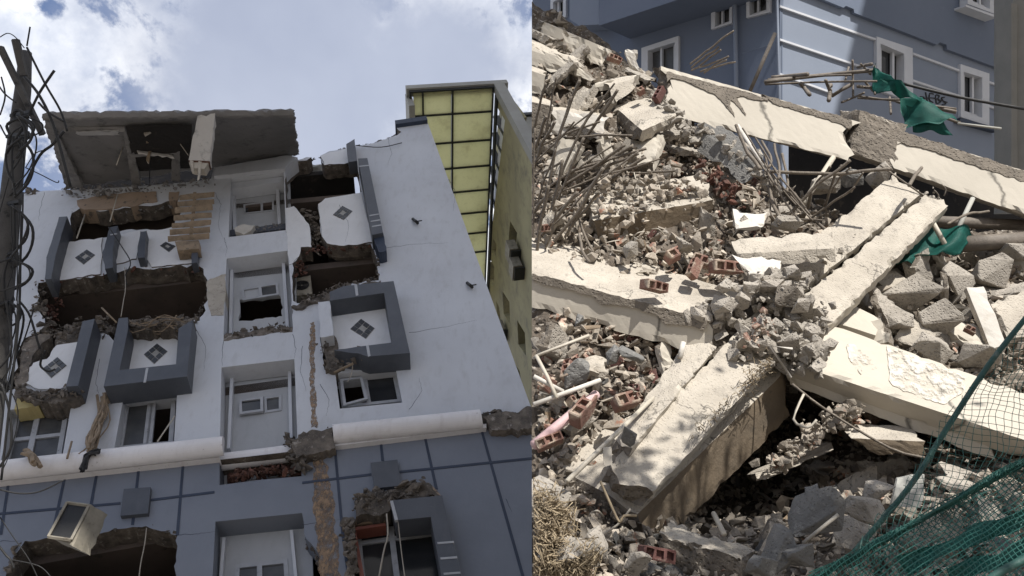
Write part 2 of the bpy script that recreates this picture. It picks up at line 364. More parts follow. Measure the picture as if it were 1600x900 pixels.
USED = set()
def one_label(base, px, py, marks, most=16):
    """add where the thing lies, by the nearest landmarks, until the label is its own"""
    def side(m, close):
        dx, dy = px-m[0], py-m[1]
        h = '' if abs(dx) < 14 else ('right' if dx > 0 else 'left'); v = '' if abs(dy) < 12 else ('below' if dy > 0 else 'above')
        w = (v+' '+h).strip() if not (h and v) else v+' and '+h+' of'
        if w in ('left', 'right'): w += ' of'
        if not w: w = 'against'
        return ('close ' if close and w != 'against' else '')+w
    near = sorted(marks, key=lambda m: math.hypot(px-m[0], py-m[1]))[:8]; cand = []
    for m in near[:3]: cand.append(base+', '+side(m, math.hypot(px-m[0], py-m[1]) < 45)+' the '+m[2])
    for i in range(7):
        for j in range(i+1, 8): cand.append(base+', '+side(near[i], False)+' the '+near[i][2]+', '+side(near[j], False)+' the '+near[j][2])
    for c in cand:
        if c not in USED and len(c.replace(',', '').split()) <= most: USED.add(c); return c
    return base+', '+side(near[0], False)+' the '+near[0][2]
HM = [(900, 60, 'top left block'), (985, 90, 'white plate'), (1040, 110, 'upper beam head'), (890, 195, 'white faced block'), (1010, 175, 'bright slab'), (1140, 245, 'leaning grey slab'), (1015, 360, 'brown slab'), (1100, 400, 'brick cluster'), (1022, 447, 'lone brick'), (870, 400, 'left beam end'),
      (980, 520, 'left beam front'), (1220, 380, 'slab tongue'), (1170, 340, 'plaster plate'), (1235, 460, 'crushed joint'), (1370, 215, 'column stub'), (1420, 280, 'diagonal slab head'), (1330, 380, 'diagonal slab'), (1465, 375, 'green cloth'), (1420, 460, 'largest chunk'), (1535, 490, 'pale board'),
      (1350, 495, 'shaded slab'), (1450, 590, 'crossing beam'), (1190, 575, 'straw'), (985, 560, 'striped block'), (900, 580, 'flat grey chunk'), (985, 625, 'large red brick'), (880, 660, 'pink strip'), (950, 690, 'conduit'), (1015, 765, 'diagonal slab foot'), (860, 820, 'dry roots'),
      (1100, 860, 'foreground block'), (1026, 866, 'dark cored brick'), (1275, 800, 'tall boulder'), (1370, 768, 'cream lump'), (1420, 768, 'bluish sheet'), (1400, 700, 'lit brown block'), (1240, 720, 'hollow'), (1550, 820, 'green mesh'), (1240, 300, 'rod bundle'), (930, 270, 'rod tangle'), (1560, 425, 'top plate')]
# ------------------------------------------------------------------ ground and unseen sheets added to block the sun
bm = bmesh.new(); bmesh.ops.create_grid(bm, x_segments=4, y_segments=4, size=600); tag(emit('ground', bm, 'soil'), None, None, kind='structure')
e1 = SUN.cross(D(0, 0, -1)).normalized(); e2 = e1.cross(SUN).normalized()
def cloud(poly, dist, thick, seed):
    bm = bmesh.new(); cs = []
    o = EYE+SUN*dist
    for k, w in enumerate((0, thick)):
        lp = []
        for i, (a, b) in enumerate(poly):
            lp.append(bm.verts.new(o+e1*a+e2*b+SUN*w))
        cs.append(lp)
    bm.faces.new(cs[0]); bm.faces.new(cs[1][::-1]); n = len(poly)
    for i in range(n): bm.faces.new((cs[0][i], cs[0][(i+1) % n], cs[1][(i+1) % n], cs[1][i]))
    bmesh.ops.triangulate(bm, faces=bm.faces)
    bmesh.ops.subdivide_edges(bm, edges=bm.edges, cuts=5, use_grid_fill=True)
    for v in bm.verts: v.co += SUN*(noise.noise(v.co*.15)*1.2+1)
    tag(emit('cloud', bm, 'cloudm', smooth=True), None, None, kind='structure')
cloud([(-2.0, 8.6), (-1, 8.5), (5.4, 7.35), (9, 5.5), (30, 5.5), (30, 60), (-3.1, 60), (-3.1, 14.2), (-1.7, 14), (-1.7, 11.2), (-2.0, 10.4)], 42, 4, 1)  # added out of view to keep the left block in shade
cloud([(-5.1, 13), (-5.6, 60), (-60, 60), (-60, 13)], 22, 3, 2)  # added out of view to shade the blue right wall beyond its sunlit patch

# ------------------------------------------------------------------ LEFT: the wrecked block of flats
LU = D(-400, 1013, -1200).normalized(); LR = D(5172, 621, -1200).normalized()
LF = Frame(P(400, 700, 12.3), LR, LU)
def q4(*p): return list(p)
B = thing('damaged_building', LF.W(0, -9, -2), 'wrecked white and slate blue block of flats with torn open rooms', 'building')
def off(lp, dx, dy): return [(x+dx, y+dy) for x, y in lp]
H1 = rag([(112, 333), (124, 326), (180, 328), (235, 322), (277, 312), (284, 330), (268, 356), (238, 360), (205, 358), (165, 371), (107, 377)], 2.5, 9, 1)
H2 = rag([(60, 442), (90, 438), (160, 431), (200, 420), (240, 421), (300, 414), (318, 420), (326, 445), (324, 470), (317, 492), (300, 501), (250, 520), (240, 600-70), (190, 540), (155, 515), (125, 545), (88, 556), (60, 566), (44, 575), (37, 600), (15, 612), (34, 535), (60, 519), (71, 512), (70, 498), (58, 480), (62, 462)], 4, 10, 2)
W1 = [(361, 279), (443, 269), (446.5, 359.5), (357, 370.5)]
W2 = rag([(354, 404), (449.5, 391.5), (456, 470), (457, 519), (430, 520), (395, 525), (349, 533)], 2.5, 9, 3, skip=(0, 1, 6))
W3 = [(346, 574), (460, 561), (463, 640), (466, 715), (341, 735)]
W4 = rag([(336.5, 815), (472, 801.5), (476, 838), (500, 866), (507, 905), (332, 905)], 2, 9, 4, skip=(0, 4, 5))
H3 = rag([(445, 268), (464, 252), (501, 243), (507, 258), (545, 256), (556, 255), (565, 300), (540, 306), (508, 312), (497, 319), (499, 345), (503, 369), (511, 380), (530, 384), (579, 381), (587, 400), (592, 438), (579, 439), (550, 443), (525, 452), (512, 470), (489, 470), (472, 474), (458, 470), (456, 432), (457, 412), (467, 400), (470, 387), (487, 386), (486, 376), (482, 350), (470, 335), (459, 322), (447, 326)], 2.5, 8, 5)
WR = [(524, 584), (618, 574), (628.6, 629), (531, 638.5)]
WL2 = [(193, 621), (277, 611), (271.5, 696), (178, 704)]
WL1 = [(17, 640), (112, 629), (97, 716), (0, 728)]
B3H = rag([(500, 527), (522, 524), (530, 575), (507, 578)], 2, 7, 6)
top = [(-40, 318), (20, 305), (40, 302), (70, 298), (100, 297), (130, 296), (200, 292), (300, 284), (330, 279), (334, 262), (380, 254), (445, 243)]
top += rag([(446, 243), (464, 250), (501, 243), (515, 236), (541, 232), (545, 224), (555, 228), (590, 222), (606, 216), (621, 211), (627, 206), (619, 199), (618.5, 191)], 2, 8, 8, closed=False)
outer = top+[(665.5, 184), (834, 648), (826, 662)]+[(400, 712), (-40, 762)]
prism('wall', LF, [outer, H1, H2, W1, W2, W3[:3]+[(465.5, 704), (343, 718)], H3, WR, WL2, WL1, B3H], -.4, 0, ['paint', 'masonry'], B, rough=(0, 1, 2, 6, 10))
BLH = rag([(39, 845), (104, 838), (162, 832), (200, 825), (228, 822), (252, 830), (277, 836.5), (275, 870), (273, 906), (4, 906), (14, 885)], 3, 9, 9, skip=(8,))
BRH = rag([(554, 820), (570, 808), (612, 796), (674, 790), (692, 905), (552, 905), (548, 880)], 2, 9, 10, skip=(4, 5))
def ext(px, py, dv): u, v = LF.uv(px, py, -.02); return (u, v+dv)
lw = [LF.uv(*p, -.02) for p in [(-40, 757), (343, 711), (343, 758), (405, 750), (471, 744), (471, 696), (834, 655)]]
lo = [LF.uv(*p, -.02) for p in [(834, 980), (-40, 1100)]]
lw += [(lo[0][0]+.8, lo[0][1]-8), (lo[1][0], lo[1][1]-8)]
holes = [[LF.uv(*p, -.02) for p in h] for h in (BLH, W4, BRH)]
prism('lower_wall', LF, [lw]+holes, -.45, -.02, ['blue', 'masonry'], B, uvin=True, rough=(1, 3))
# the rooms behind
def vlev(px, py): return LF.uv(px, py, 0)[1]
uL = LF.uv(10, 560)[0]; uR = LF.uv(760, 450)[0]
def roombox(name, u0, u1, v0, v1, w0, w1, m):
    bm = bmesh.new(); c = [bm.verts.new(LF.W(u, v, w)) for u in (u0, u1) for v in (v0, v1) for w in (w0, w1)]
    for f in ((0, 1, 3, 2), (4, 6, 7, 5), (0, 4, 5, 1), (2, 3, 7, 6), (0, 2, 6, 4), (1, 5, 7, 3)): bm.faces.new([c[i] for i in f])
    return emit(name, bm, m, B)
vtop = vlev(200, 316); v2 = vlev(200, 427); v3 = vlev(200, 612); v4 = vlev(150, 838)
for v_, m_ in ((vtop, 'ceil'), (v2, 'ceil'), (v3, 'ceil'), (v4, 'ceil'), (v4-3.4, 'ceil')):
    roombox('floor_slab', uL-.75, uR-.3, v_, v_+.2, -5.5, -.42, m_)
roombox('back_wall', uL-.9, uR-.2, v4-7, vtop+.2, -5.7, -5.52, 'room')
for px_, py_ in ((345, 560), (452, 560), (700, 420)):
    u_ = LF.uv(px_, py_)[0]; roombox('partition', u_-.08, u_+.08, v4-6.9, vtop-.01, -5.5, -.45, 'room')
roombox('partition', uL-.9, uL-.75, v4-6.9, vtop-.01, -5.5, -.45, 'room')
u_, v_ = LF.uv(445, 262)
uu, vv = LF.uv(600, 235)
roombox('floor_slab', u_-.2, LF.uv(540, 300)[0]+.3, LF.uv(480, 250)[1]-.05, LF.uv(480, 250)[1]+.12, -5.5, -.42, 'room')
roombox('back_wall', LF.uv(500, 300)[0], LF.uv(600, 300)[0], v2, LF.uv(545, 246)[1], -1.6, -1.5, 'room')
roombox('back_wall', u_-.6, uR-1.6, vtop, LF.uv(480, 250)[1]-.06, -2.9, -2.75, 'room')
# recessed door bays
def frame_bm(bm, lp, t, w0, w1, mull=(), hm=()):
    uv = [LF.uv(*p, w1) for p in lp]
    def at_(s, r):
        a = (uv[0][0]+(uv[1][0]-uv[0][0])*s, uv[0][1]+(uv[1][1]-uv[0][1])*s); b = (uv[3][0]+(uv[2][0]-uv[3][0])*s, uv[3][1]+(uv[2][1]-uv[3][1])*s)
        return (a[0]+(b[0]-a[0])*r, a[1]+(b[1]-a[1])*r)
    wd = math.dist(uv[0], uv[1]); ht = math.dist(uv[0], uv[3]); a = t/wd; b = t/ht
    def bar(s0, s1, r0, r1, dw=0): poly_bm(bm, LF, [[at_(s0, r0), at_(s1, r0), at_(s1, r1), at_(s0, r1)]], w0, w1+dw, True)
    bar(0, 1, 0, b); bar(0, 1, 1-b, 1); bar(0, a, b, 1-b); bar(1-a, 1, b, 1-b)
    for s in mull: bar(s-a*.6, s+a*.6, b, 1-b, .004)
    for r, s0, s1 in hm: bar(s0, s1, r-b*.5, r+b*.5, .002)
    return at_
def window(lp, w, t=.06, mull=(), hm=(), panes=None, parent=None, mg='glass', tilt=None, name='window'):
    bm = bmesh.new(); at_ = frame_bm(bm, lp, t, w-.05, w, mull, hm)
    o = emit(name, bm, 'frame', parent or B)
    for (s0, s1, r0, r1) in (panes or [(0.02, .98, .02, .98)]):
        bm = bmesh.new(); poly_bm(bm, LF, [[at_(s0, r0), at_(s1, r0), at_(s1, r1), at_(s0, r1)]], w-.04, w-.03, True); emit('pane', bm, mg, o)
    return o
def bay(lp, hole, w=-.42):
    prism('recess_panel', LF, [lp, hole], w-.08, w, 'paint_in', B)
bay([(352, 262), (452, 252), (456, 384), (348, 394)], [(380, 319), (428, 312.5), (428, 329), (380.6, 334)])
window([(380, 319), (428, 312.5), (428, 329), (380.6, 334)], -.4, .045, mull=(.6,), panes=[(.03, .15, .05, .95)])
bay([(345, 385), (462, 372), (464, 545), (342, 555)], rag([(374, 468), (438, 462), (443, 480), (441, 494), (410, 498), (373, 501.5)], 2, 6, 20))
window([(377, 451), (434, 441.5), (436, 460), (379, 469)], -.38, .05, mull=(.5,), panes=[(.52, .97, .05, .95)], mg='dirty_glass')
bay([(340, 552), (472, 538), (478, 740), (336, 760)], [(374, 625), (440, 616), (440, 641), (374, 647)])
window([(373, 624), (411, 619), (411.5, 642), (374, 647)], -.34, .05)
window([(412, 620), (440, 616), (440, 641), (413, 645)], -.4, .05, mg='dirty_glass')
bay([(330, 790), (485, 776), (490, 920), (325, 920)], [(368, 882), (449, 873), (452, 915), (366, 915)])
window([(368, 882), (449, 873), (452, 915), (366, 920)], -.4, .06, mull=(.46,), mg='dirty_glass')
for a, b in (((364, 286), (367, 366)), ((432, 277), (437, 357)), ((362, 410), (360, 520)), ((442, 402), (449, 512)), ((362, 590), (357, 700)), ((452, 578), (455, 700)), ((350, 840), (345, 900)), ((455, 828), (462, 900))):
    prism('recess_post', LF, [[(a[0]-2.5, a[1]), (a[0]+2.5, a[1]-.5), (b[0]+2.5, b[1]), (b[0]-2.5, b[1]+.5)]], -.42, -.3, 'paint', B)
prism('lintel_ledge', LF, [[(361, 286), (443, 276), (443, 284), (361, 295)]], -.41, -.1, 'paint', B)
prism('shutter_box', LF, [rag([(359, 360), (446, 349), (446, 357), (358, 368)], 1, 8, 3)], -.41, -.12, 'slate', B)
# ordinary windows
window([(26, 645), (108, 636), (95, 714), (5, 725)], -.2, .07, mull=(.42,), hm=[(.55, .02, .98)], panes=[(.03, .97, .03, .97)], mg='dirty_glass')
w = window([(196, 626), (275, 616), (270, 694), (184, 702)], -.22, .07, mull=(.5, .56), panes=[(.03, .49, .03, .97)], mg='dirty_glass')
window([(527, 588), (617, 577), (627, 627), (534, 637)], -.22, .06, mull=(.46,), panes=[(.5, .97, .03, .97)], mg='glass')
s = window([(531, 592), (566, 588), (575, 623), (536, 634)], -.1, .05, name='open_sash', panes=[(.03, .05, .03, .97)])
s['label'] = 'window sash hanging open'
# projecting frames (slate) and their panels
def ring(name, out_, inn, w0, w1, m): return prism(name, LF, [out_, inn] if inn else [out_], w0, w1, m, B)
BW = .42
ring('bay_frame', rag([(185.5, 497), (200, 496), (200, 514), (186.7, 578.4), (275, 569), (279, 513), (288, 508), (301, 500), (296, 545), (292, 588), (162, 604)], .5, 12, 1, skip=(0, 1, 2, 3, 4, 7, 8, 9, 10)), None, -.05, BW, 'slate')
prism('bay_panel', LF, [[(196, 508), (290, 500), (288, 590), (184, 600)]], -.3, .02, 'paint2', B)
ring('bay_frame', rag([(537, 447), (615, 439), (622, 470), (640.6, 551.4), (575, 557), (560, 552), (545, 551), (522, 547), (556, 542), (614, 535), (600, 457.6), (515.5, 469.6), (515, 456)], .8, 9, 2, skip=(0, 1, 2, 3, 8, 9, 10)), None, -.02, BW, 'slate')
prism('bay_panel', LF, [[(512, 466), (612, 452), (626, 545), (522, 556)]], -.3, .015, 'paint2', B)
prism('bay_side', LF, [rag([(497, 472), (515, 470), (521, 524), (501, 527)], 1, 8, 4)], -.02, BW-.05, 'paint', B)
ring('fin', [(129, 502), (148, 498), (122, 603), (103, 604)], None, -.1, .42, 'slate')
prism('bay_panel', LF, [rag([(89, 539), (124, 534), (105, 604), (84, 610), (53, 605), (40, 598), (46, 574), (52, 567), (73, 561), (80, 550)], 2, 8, 11, skip=(0, 1))], -.3, .05, 'paint2', B)
ring('fin', rag([(92, 339), (105, 338), (98, 360), (86.4, 400.7), (80, 436), (70, 436), (72.5, 402)], 1, 8, 2), None, -.05, .4, 'slate')
ring('fin', rag([(172, 355), (184, 352.7), (176, 390), (176, 418), (164, 420), (160, 394)], 1, 8, 3), None, -.05, .3, 'slate')
ring('fin', rag([(220, 362), (229, 360.7), (227, 383), (226, 402), (215, 403), (215, 385)], 1, 8, 4), None, -.05, .24, 'slate')
ring('fin', rag([(299, 384), (309, 382), (308, 410), (299, 412)], 1, 6, 4), None, -.05, .2, 'slate')
ring('fin', [(559.5, 247.6), (574, 247), (598.6, 363.5), (581.5, 367)], None, -.05, .4, 'slate')
ring('fin', rag([(583, 368), (599, 365), (604, 391), (592, 394)], 1.5, 6, 4), None, -.05, .3, 'groove')
ring('fin', rag([(541, 225), (554, 217), (558, 251), (545, 253)], .8, 8, 4), None, -.05, .3, 'slate')
prism('parapet', LF, [rag([(500.5, 243), (515, 238), (542, 232.6), (545, 254), (530, 256), (507, 258)], 1.5, 8, 5)], -.3, .03, ['paint2', 'masonry'], B, rough='all')
prism('parapet', LF, [[(617, 188), (666, 181), (668, 187), (618, 194)]], -.42, .12, 'groove', B)
prism('wall_panel', LF, [rag([(446, 325), (459, 322), (470, 335), (482.5, 350), (486, 377), (486, 386), (470, 386), (467, 401), (457, 412), (452, 413), (449.5, 391)], 1.5, 7, 6)], -.38, .01, ['paint2', 'masonry'], B, rough='all')
prism('wall_panel', LF, [rag([(497, 319), (508, 310), (564, 301), (573, 340), (582, 378), (564, 381), (537.5, 384), (511, 380), (503, 369), (500, 340)], 1.5, 8, 7, skip=(1, 2))], -.3, .04, ['paint2', 'masonry'], B, rough='all')
for lp in ([(104, 378), (160, 371), (157, 428), (92, 438)], [(188, 366), (219, 360), (213, 404), (180, 412)], [(230, 360), (268, 355), (300, 388), (300, 411), (237, 417), (228, 400)]):
    prism('parapet_panel', LF, [rag(lp, 1.5, 8, 3)], -.3, .03, ['paint2', 'masonry'], B, rough='all')
for q, (x0, y0, x1, y1) in enumerate(((594, 341, 0, 0),)): pass
for (a, b, w_) in (((561, 259), (576, 257.5), .405), ((577, 336), (592, 333.5), .405), ((579, 345), (594, 342.5), .405), ((581, 353), (596, 350.5), .405), ((172, 366), (183, 364), .305)):
    prism('trim_strip', LF, [[a, b, (b[0]+.4, b[1]+1.6), (a[0]+.4, a[1]+1.6)]], w_-.01, w_, 'frame', B)
for lp, w_ in (([(228, 575), (232, 574.5), (228, 597), (224, 597.5)], BW), ([(553.5, 445), (558, 444), (560, 461), (556, 462)], BW), ([(572, 540), (576, 539), (579, 556), (575, 557)], BW)):
    prism('trim_strip', LF, [lp], w_-.01, w_+.005, 'frame', B)
prism('plaster_band', LF, [rag([(120, 313), (150, 306), (180, 302), (244, 299), (246, 314), (215, 320), (160, 327), (125, 325)], 2, 8, 21)], -.35, .03, 'beige', B)
prism('plaster_band', LF, [rag([(264, 300), (280, 299), (278, 312), (264, 314)], 1, 6, 2)], -.35, .03, 'beige', B)
prism('plaster_patch', LF, [rag([(323, 440), (340, 432), (353, 428), (351, 470), (349, 492), (330, 493), (325, 470)], 3, 7, 12)], -.3, .012, 'conc', B)
prism('plaster_patch', LF, [rag([(640, 762), (655, 754), (670, 754), (684, 768), (690, 776), (645, 779)], 1.5, 6, 12)], -.3, .2, 'beige', B)
prism('plaster_patch', LF, [rag([(27, 622), (62, 628), (60, 634), (22, 640)], 1.5, 7, 4)], -.2, .1, mat('yellow_render', (.5, .42, .2), (.4, .33, .15)) , B)
prism('plaster_patch', LF, [rag([(366, 356), (382, 350), (398, 352), (392, 360), (380, 366), (368, 362)], 1.5, 5, 4)], -.1, .03, 'tilew', B)
def ornament(c4, w):
    uv = [LF.uv(*p, w) for p in c4]     # top right bottom left
    bm = bmesh.new()
    def at_(s, t): return tuple((uv[0][k]*(1-s)+uv[1][k]*s)*(1-t)+(uv[3][k]*(1-s)+uv[2][k]*s)*t for k in (0, 1))
    poly_bm(bm, LF, [[at_(.0, .0), at_(1, .0), at_(1, 1), at_(.0, 1)]], w-.03, w, True)
    o = emit('tile_ornament', bm, 'grout', B); bm = bmesh.new(); g = .025
    for i in range(3):
        for j in range(3):
            if (i, j) == (1, 1): continue
            s0, s1, t0, t1 = i/3+g, (i+1)/3-g, j/3+g, (j+1)/3-g
            poly_bm(bm, LF, [[at_(s0, t0), at_(s1, t0), at_(s1, t1), at_(s0, t1)]], w-.01, w+.012, True)
    emit('dark_tiles', bm, 'tile', o)
for c4, w_ in (([(535, 321.6), (551, 330), (537, 344), (520, 335.6)], .045), ([(564, 498), (585.7, 513), (571.7, 529.6), (547, 514)], .02), ([(245.5, 536.7), (262, 549), (241, 569), (224.5, 554)], .025),
               ([(90, 558), (104.5, 571), (80, 591), (66, 576.7)], .055), ([(136, 390), (149, 398.5), (130.7, 413.5), (117, 403)], .035), ([(258.7, 378), (274.7, 384.7), (264, 394), (250, 384)], .035)):
    ornament(c4, w_)
# joints on the blue wall, square plates
for a, b in (((13, 755), (1, 835)), ((101, 745), (84, 825)), ((151, 740), (140, 800)), ((216.6, 732), (207, 820)), ((286, 724), (277, 836)), ((523, 698), (536, 840)), ((536, 840), (545, 905)), ((595, 690), (598, 720)), ((664, 683), (682, 764)), ((752.4, 672), (820, 910))):
    prism('wall_joint', LF, [[(a[0]-2, a[1]), (a[0]+2, a[1]), (b[0]+2.4, b[1]), (b[0]-2.4, b[1])]], -.03, -.012, 'groove', B)
for a, b in (((-30, 805), (188, 786)), ((235, 781), (335, 768.5)), ((472, 754), (580, 741)), ((624, 737), (834, 715.5))):
    prism('wall_joint', LF, [[(a[0], a[1]-1.6), (b[0], b[1]-1.6), (b[0], b[1]+1.8), (a[0], a[1]+1.8)]], -.03, -.0095, 'groove', B)
for lp in ([(193.5, 764), (235.4, 761), (231, 802), (188, 806)], [(579, 723), (621, 718), (627, 758.5), (585, 763)]): prism('square_plate', LF, [lp], -.03, .06, 'slate', B)
# rounded cornice
def cornice(a, b, r, wc, name='cornice', m='white'):
    ua, va = LF.uv(*a, wc); ub, vb = LF.uv(*b, wc); bm = bmesh.new(); rings = []; n = 28
    for i in range(n+1):
        t = i/n; c = LF.W(ua+(ub-ua)*t, va+(vb-va)*t, wc)
        rings.append([bm.verts.new(c+(LF.y*math.sin(x)+LF.n*math.cos(x))*r*(1+.012*noise.noise(Vector((i*.5, k*.3, 0))))) for k, x in enumerate([math.radians(-100+200*k/16) for k in range(17)])])
    for R0, R1 in zip(rings, rings[1:]):
        for k in range(16): bm.faces.new((R0[k], R0[k+1], R1[k+1], R1[k]))
        bm.faces.new((R0[0], R1[0], R1[16], R0[16]))
    bm.faces.new(rings[0]); bm.faces.new(rings[-1][::-1])
    return emit(name, bm, m, B)
cornice((-40, 741), (350, 698), .165, .16); cornice((345, 723), (457, 709), .15, -.22); cornice((521, 679), (751, 655), .165, .14)
cn = [LF.uv(350, 698, .16), LF.uv(359, 722, -.2)]
prism('cornice_ledge', LF, [[(-40, 753), (342, 710), (343, 715), (-40, 757)]], -.1, .1, 'white', B)
prism('cornice_ledge', LF, [[(521, 690), (760, 662), (760, 668), (521, 697)]], -.1, .09, 'white', B)
# masonry: lumps along every broken edge
def lumps(name, pts, size, cnt, w0, w1, m='masonry', seed=0, spread=5, parent=None, fr=LF):
    rnd = random.Random(seed+len(pts)*13); bm = bmesh.new(); cnt = int(cnt*2.6); size *= .85
    seg = [(Vector(a), Vector(b)) for a, b in zip(pts, pts[1:])]; tot = sum((b-a).length for a, b in seg)
    for k in range(cnt):
        d = rnd.uniform(0, tot)
        for a, b in seg:
            l = (b-a).length
            if d <= l: break
            d -= l
        p = a.lerp(b, d/max(l, .001))+Vector((rnd.gauss(0, spread*.5), rnd.gauss(0, spread*.5))); w = rnd.uniform(w0, w1)
        u, v = fr.uv(p.x, p.y, w); s = size*(.18+rnd.random()**2.2)
        hull_bm(bm, fr.W(u, v, w), s, s*rnd.uniform(.3, .9), s*rnd.uniform(.2, .7), rrot(rnd), rnd, 10, .5)
    o = emit(name, bm, m, parent or B); o['kind'] = 'stuff'; return o
BM_ = 'broken_masonry'
lumps(BM_, [(60, 442), (62, 462), (58, 480), (71, 500), (68, 512), (60, 522), (40, 535), (36, 560), (30, 590), (26, 612)], .13, 130, -.35, .05, seed=1, spread=9)
lumps(BM_, [(72, 520), (100, 522), (128, 512), (160, 508), (178, 515)], .12, 90, -.4, .1, seed=2, spread=12)
lumps(BM_, [(88, 470), (80, 500), (74, 525)], .1, 45, -.7, -.2, 'redmas', 3, 10)
lumps(BM_, [(30, 612), (60, 622), (90, 616), (124, 612)], .11, 90, -.1, .3, seed=4, spread=8)
lumps(BM_, [(60, 440), (100, 438), (160, 430), (200, 418), (240, 420), (318, 417)], .07, 120, -.3, .02, 'redmas', 5, 5)
lumps(BM_, [(318, 420), (326, 450), (323, 475), (300, 502)], .06, 40, -.3, 0, seed=6, spread=4)
lumps(BM_, [(196, 506), (230, 508), (262, 506), (300, 502)], .1, 90, -.2, .4, seed=7, spread=9)
lumps(BM_, [(350, 528), (395, 520), (425, 512), (457, 517)], .09, 70, -.35, .03, seed=8, spread=7)
lumps(BM_, [(478, 335), (490, 355), (498, 380), (490, 340)], .1, 110, -.35, -.05, seed=9, spread=12)
lumps(BM_, [(470, 392), (500, 389), (540, 388), (580, 384)], .07, 70, -.3, .02, 'redmas', 10, 5)
lumps(BM_, [(462, 405), (470, 420), (465, 430)], .08, 40, -.4, -.05, 'redmas', 11, 8)
lumps(BM_, [(470, 470), (490, 468), (520, 452), (550, 444), (592, 438)], .08, 80, -.3, .15, seed=12, spread=6)
lumps(BM_, [(508, 535), (520, 560), (545, 560), (565, 553), (512, 572)], .11, 90, -.3, .3, seed=13, spread=10)
lumps(BM_, [(446, 266), (480, 251), (505, 245), (540, 233), (580, 226), (618, 212)], .07, 90, -.35, -.04, seed=14, spread=2)
lumps(BM_, [(100, 300), (140, 300), (200, 296), (260, 292), (330, 286)], .1, 150, -.3, .15, 'slabc', 15, 9)
lumps(BM_, [(110, 335), (118, 322), (200, 330), (270, 322)], .06, 60, -.3, .0, 'slabc', 16, 4)
lumps(BM_, [(455, 690), (468, 715), (470, 735)], .14, 80, -.4, .12, seed=17, spread=10)
lumps(BM_, [(470, 690), (495, 685), (520, 683)], .1, 70, -.35, .05, seed=18, spread=11)
lumps(BM_, [(360, 745), (400, 738), (440, 732), (468, 740)], .1, 120, -.45, .0, 'redmas', 19, 9)
lumps(BM_, [(752, 652), (790, 652), (834, 655)], .12, 110, -.3, .12, seed=20, spread=10)
lumps(BM_, [(560, 790), (580, 778), (610, 780), (640, 765), (660, 758)], .14, 120, -.2, .3, seed=21, spread=11)
lumps(BM_, [(545, 815), (546, 850), (550, 900)], .12, 80, -.2, .2, seed=22, spread=7)
lumps(BM_, [(39, 845), (150, 832), (228, 822), (277, 836)], .06, 60, -.3, 0, seed=23, spread=4)
lumps(BM_, [(12, 880), (30, 852), (8, 900)], .1, 40, -.3, 0, seed=24, spread=5)
lumps(BM_, [(480, 845), (500, 870), (507, 900)], .08, 40, -.35, -.05, 'masonry', 25, 6)
lumps(BM_, [(585, 370), (592, 390), (590, 430)], .06, 40, -.3, .1, seed=26, spread=4)
lumps(BM_, [(375, 362), (410, 358), (440, 354)], .07, 50, -.35, -.05, 'slabc', 27, 6)
lumps(BM_, [(42, 300), (60, 300), (35, 303)], .09, 30, -.3, .05, seed=28, spread=4)
# window box bottom right
prism('window_box', LF, [[(609.5, 782), (691, 774), (700.5, 819), (723, 910), (692, 910), (673, 807.5), (618, 813)]], -.1, .35, 'slate', B)
prism('trim_strip', LF, [[(609.5, 782.5), (614, 782), (622, 812), (617, 813)]], .3, .36, 'frame', B)
for x, y in ((695, 847), (700, 871), (705, 895)): prism('trim_strip', LF, [[(x-12, y), (x+14, y-2), (x+14.6, y+1), (x-11.4, y+3)]], .3, .357, 'frame', B)
w = window([(556, 830), (684, 812), (700, 915), (566, 930)], -.3, .07, mull=(.42,), hm=[(.2, .02, .98)], mg='glass')
prism('red_frame', LF, [[(551, 824), (602, 817), (603, 821), (556, 828), (570, 905), (563, 905)]], -.2, .05, mat('red_painted_frame', (.25, .08, .05), (.15, .05, .035), .6), B)
prism('plaster_patch', LF, [rag([(556, 808), (602, 800), (602, 815), (553, 821)], 1, 6, 3)], -.2, .04, mat('tan_board', (.26, .18, .11), (.17, .12, .08)), B)
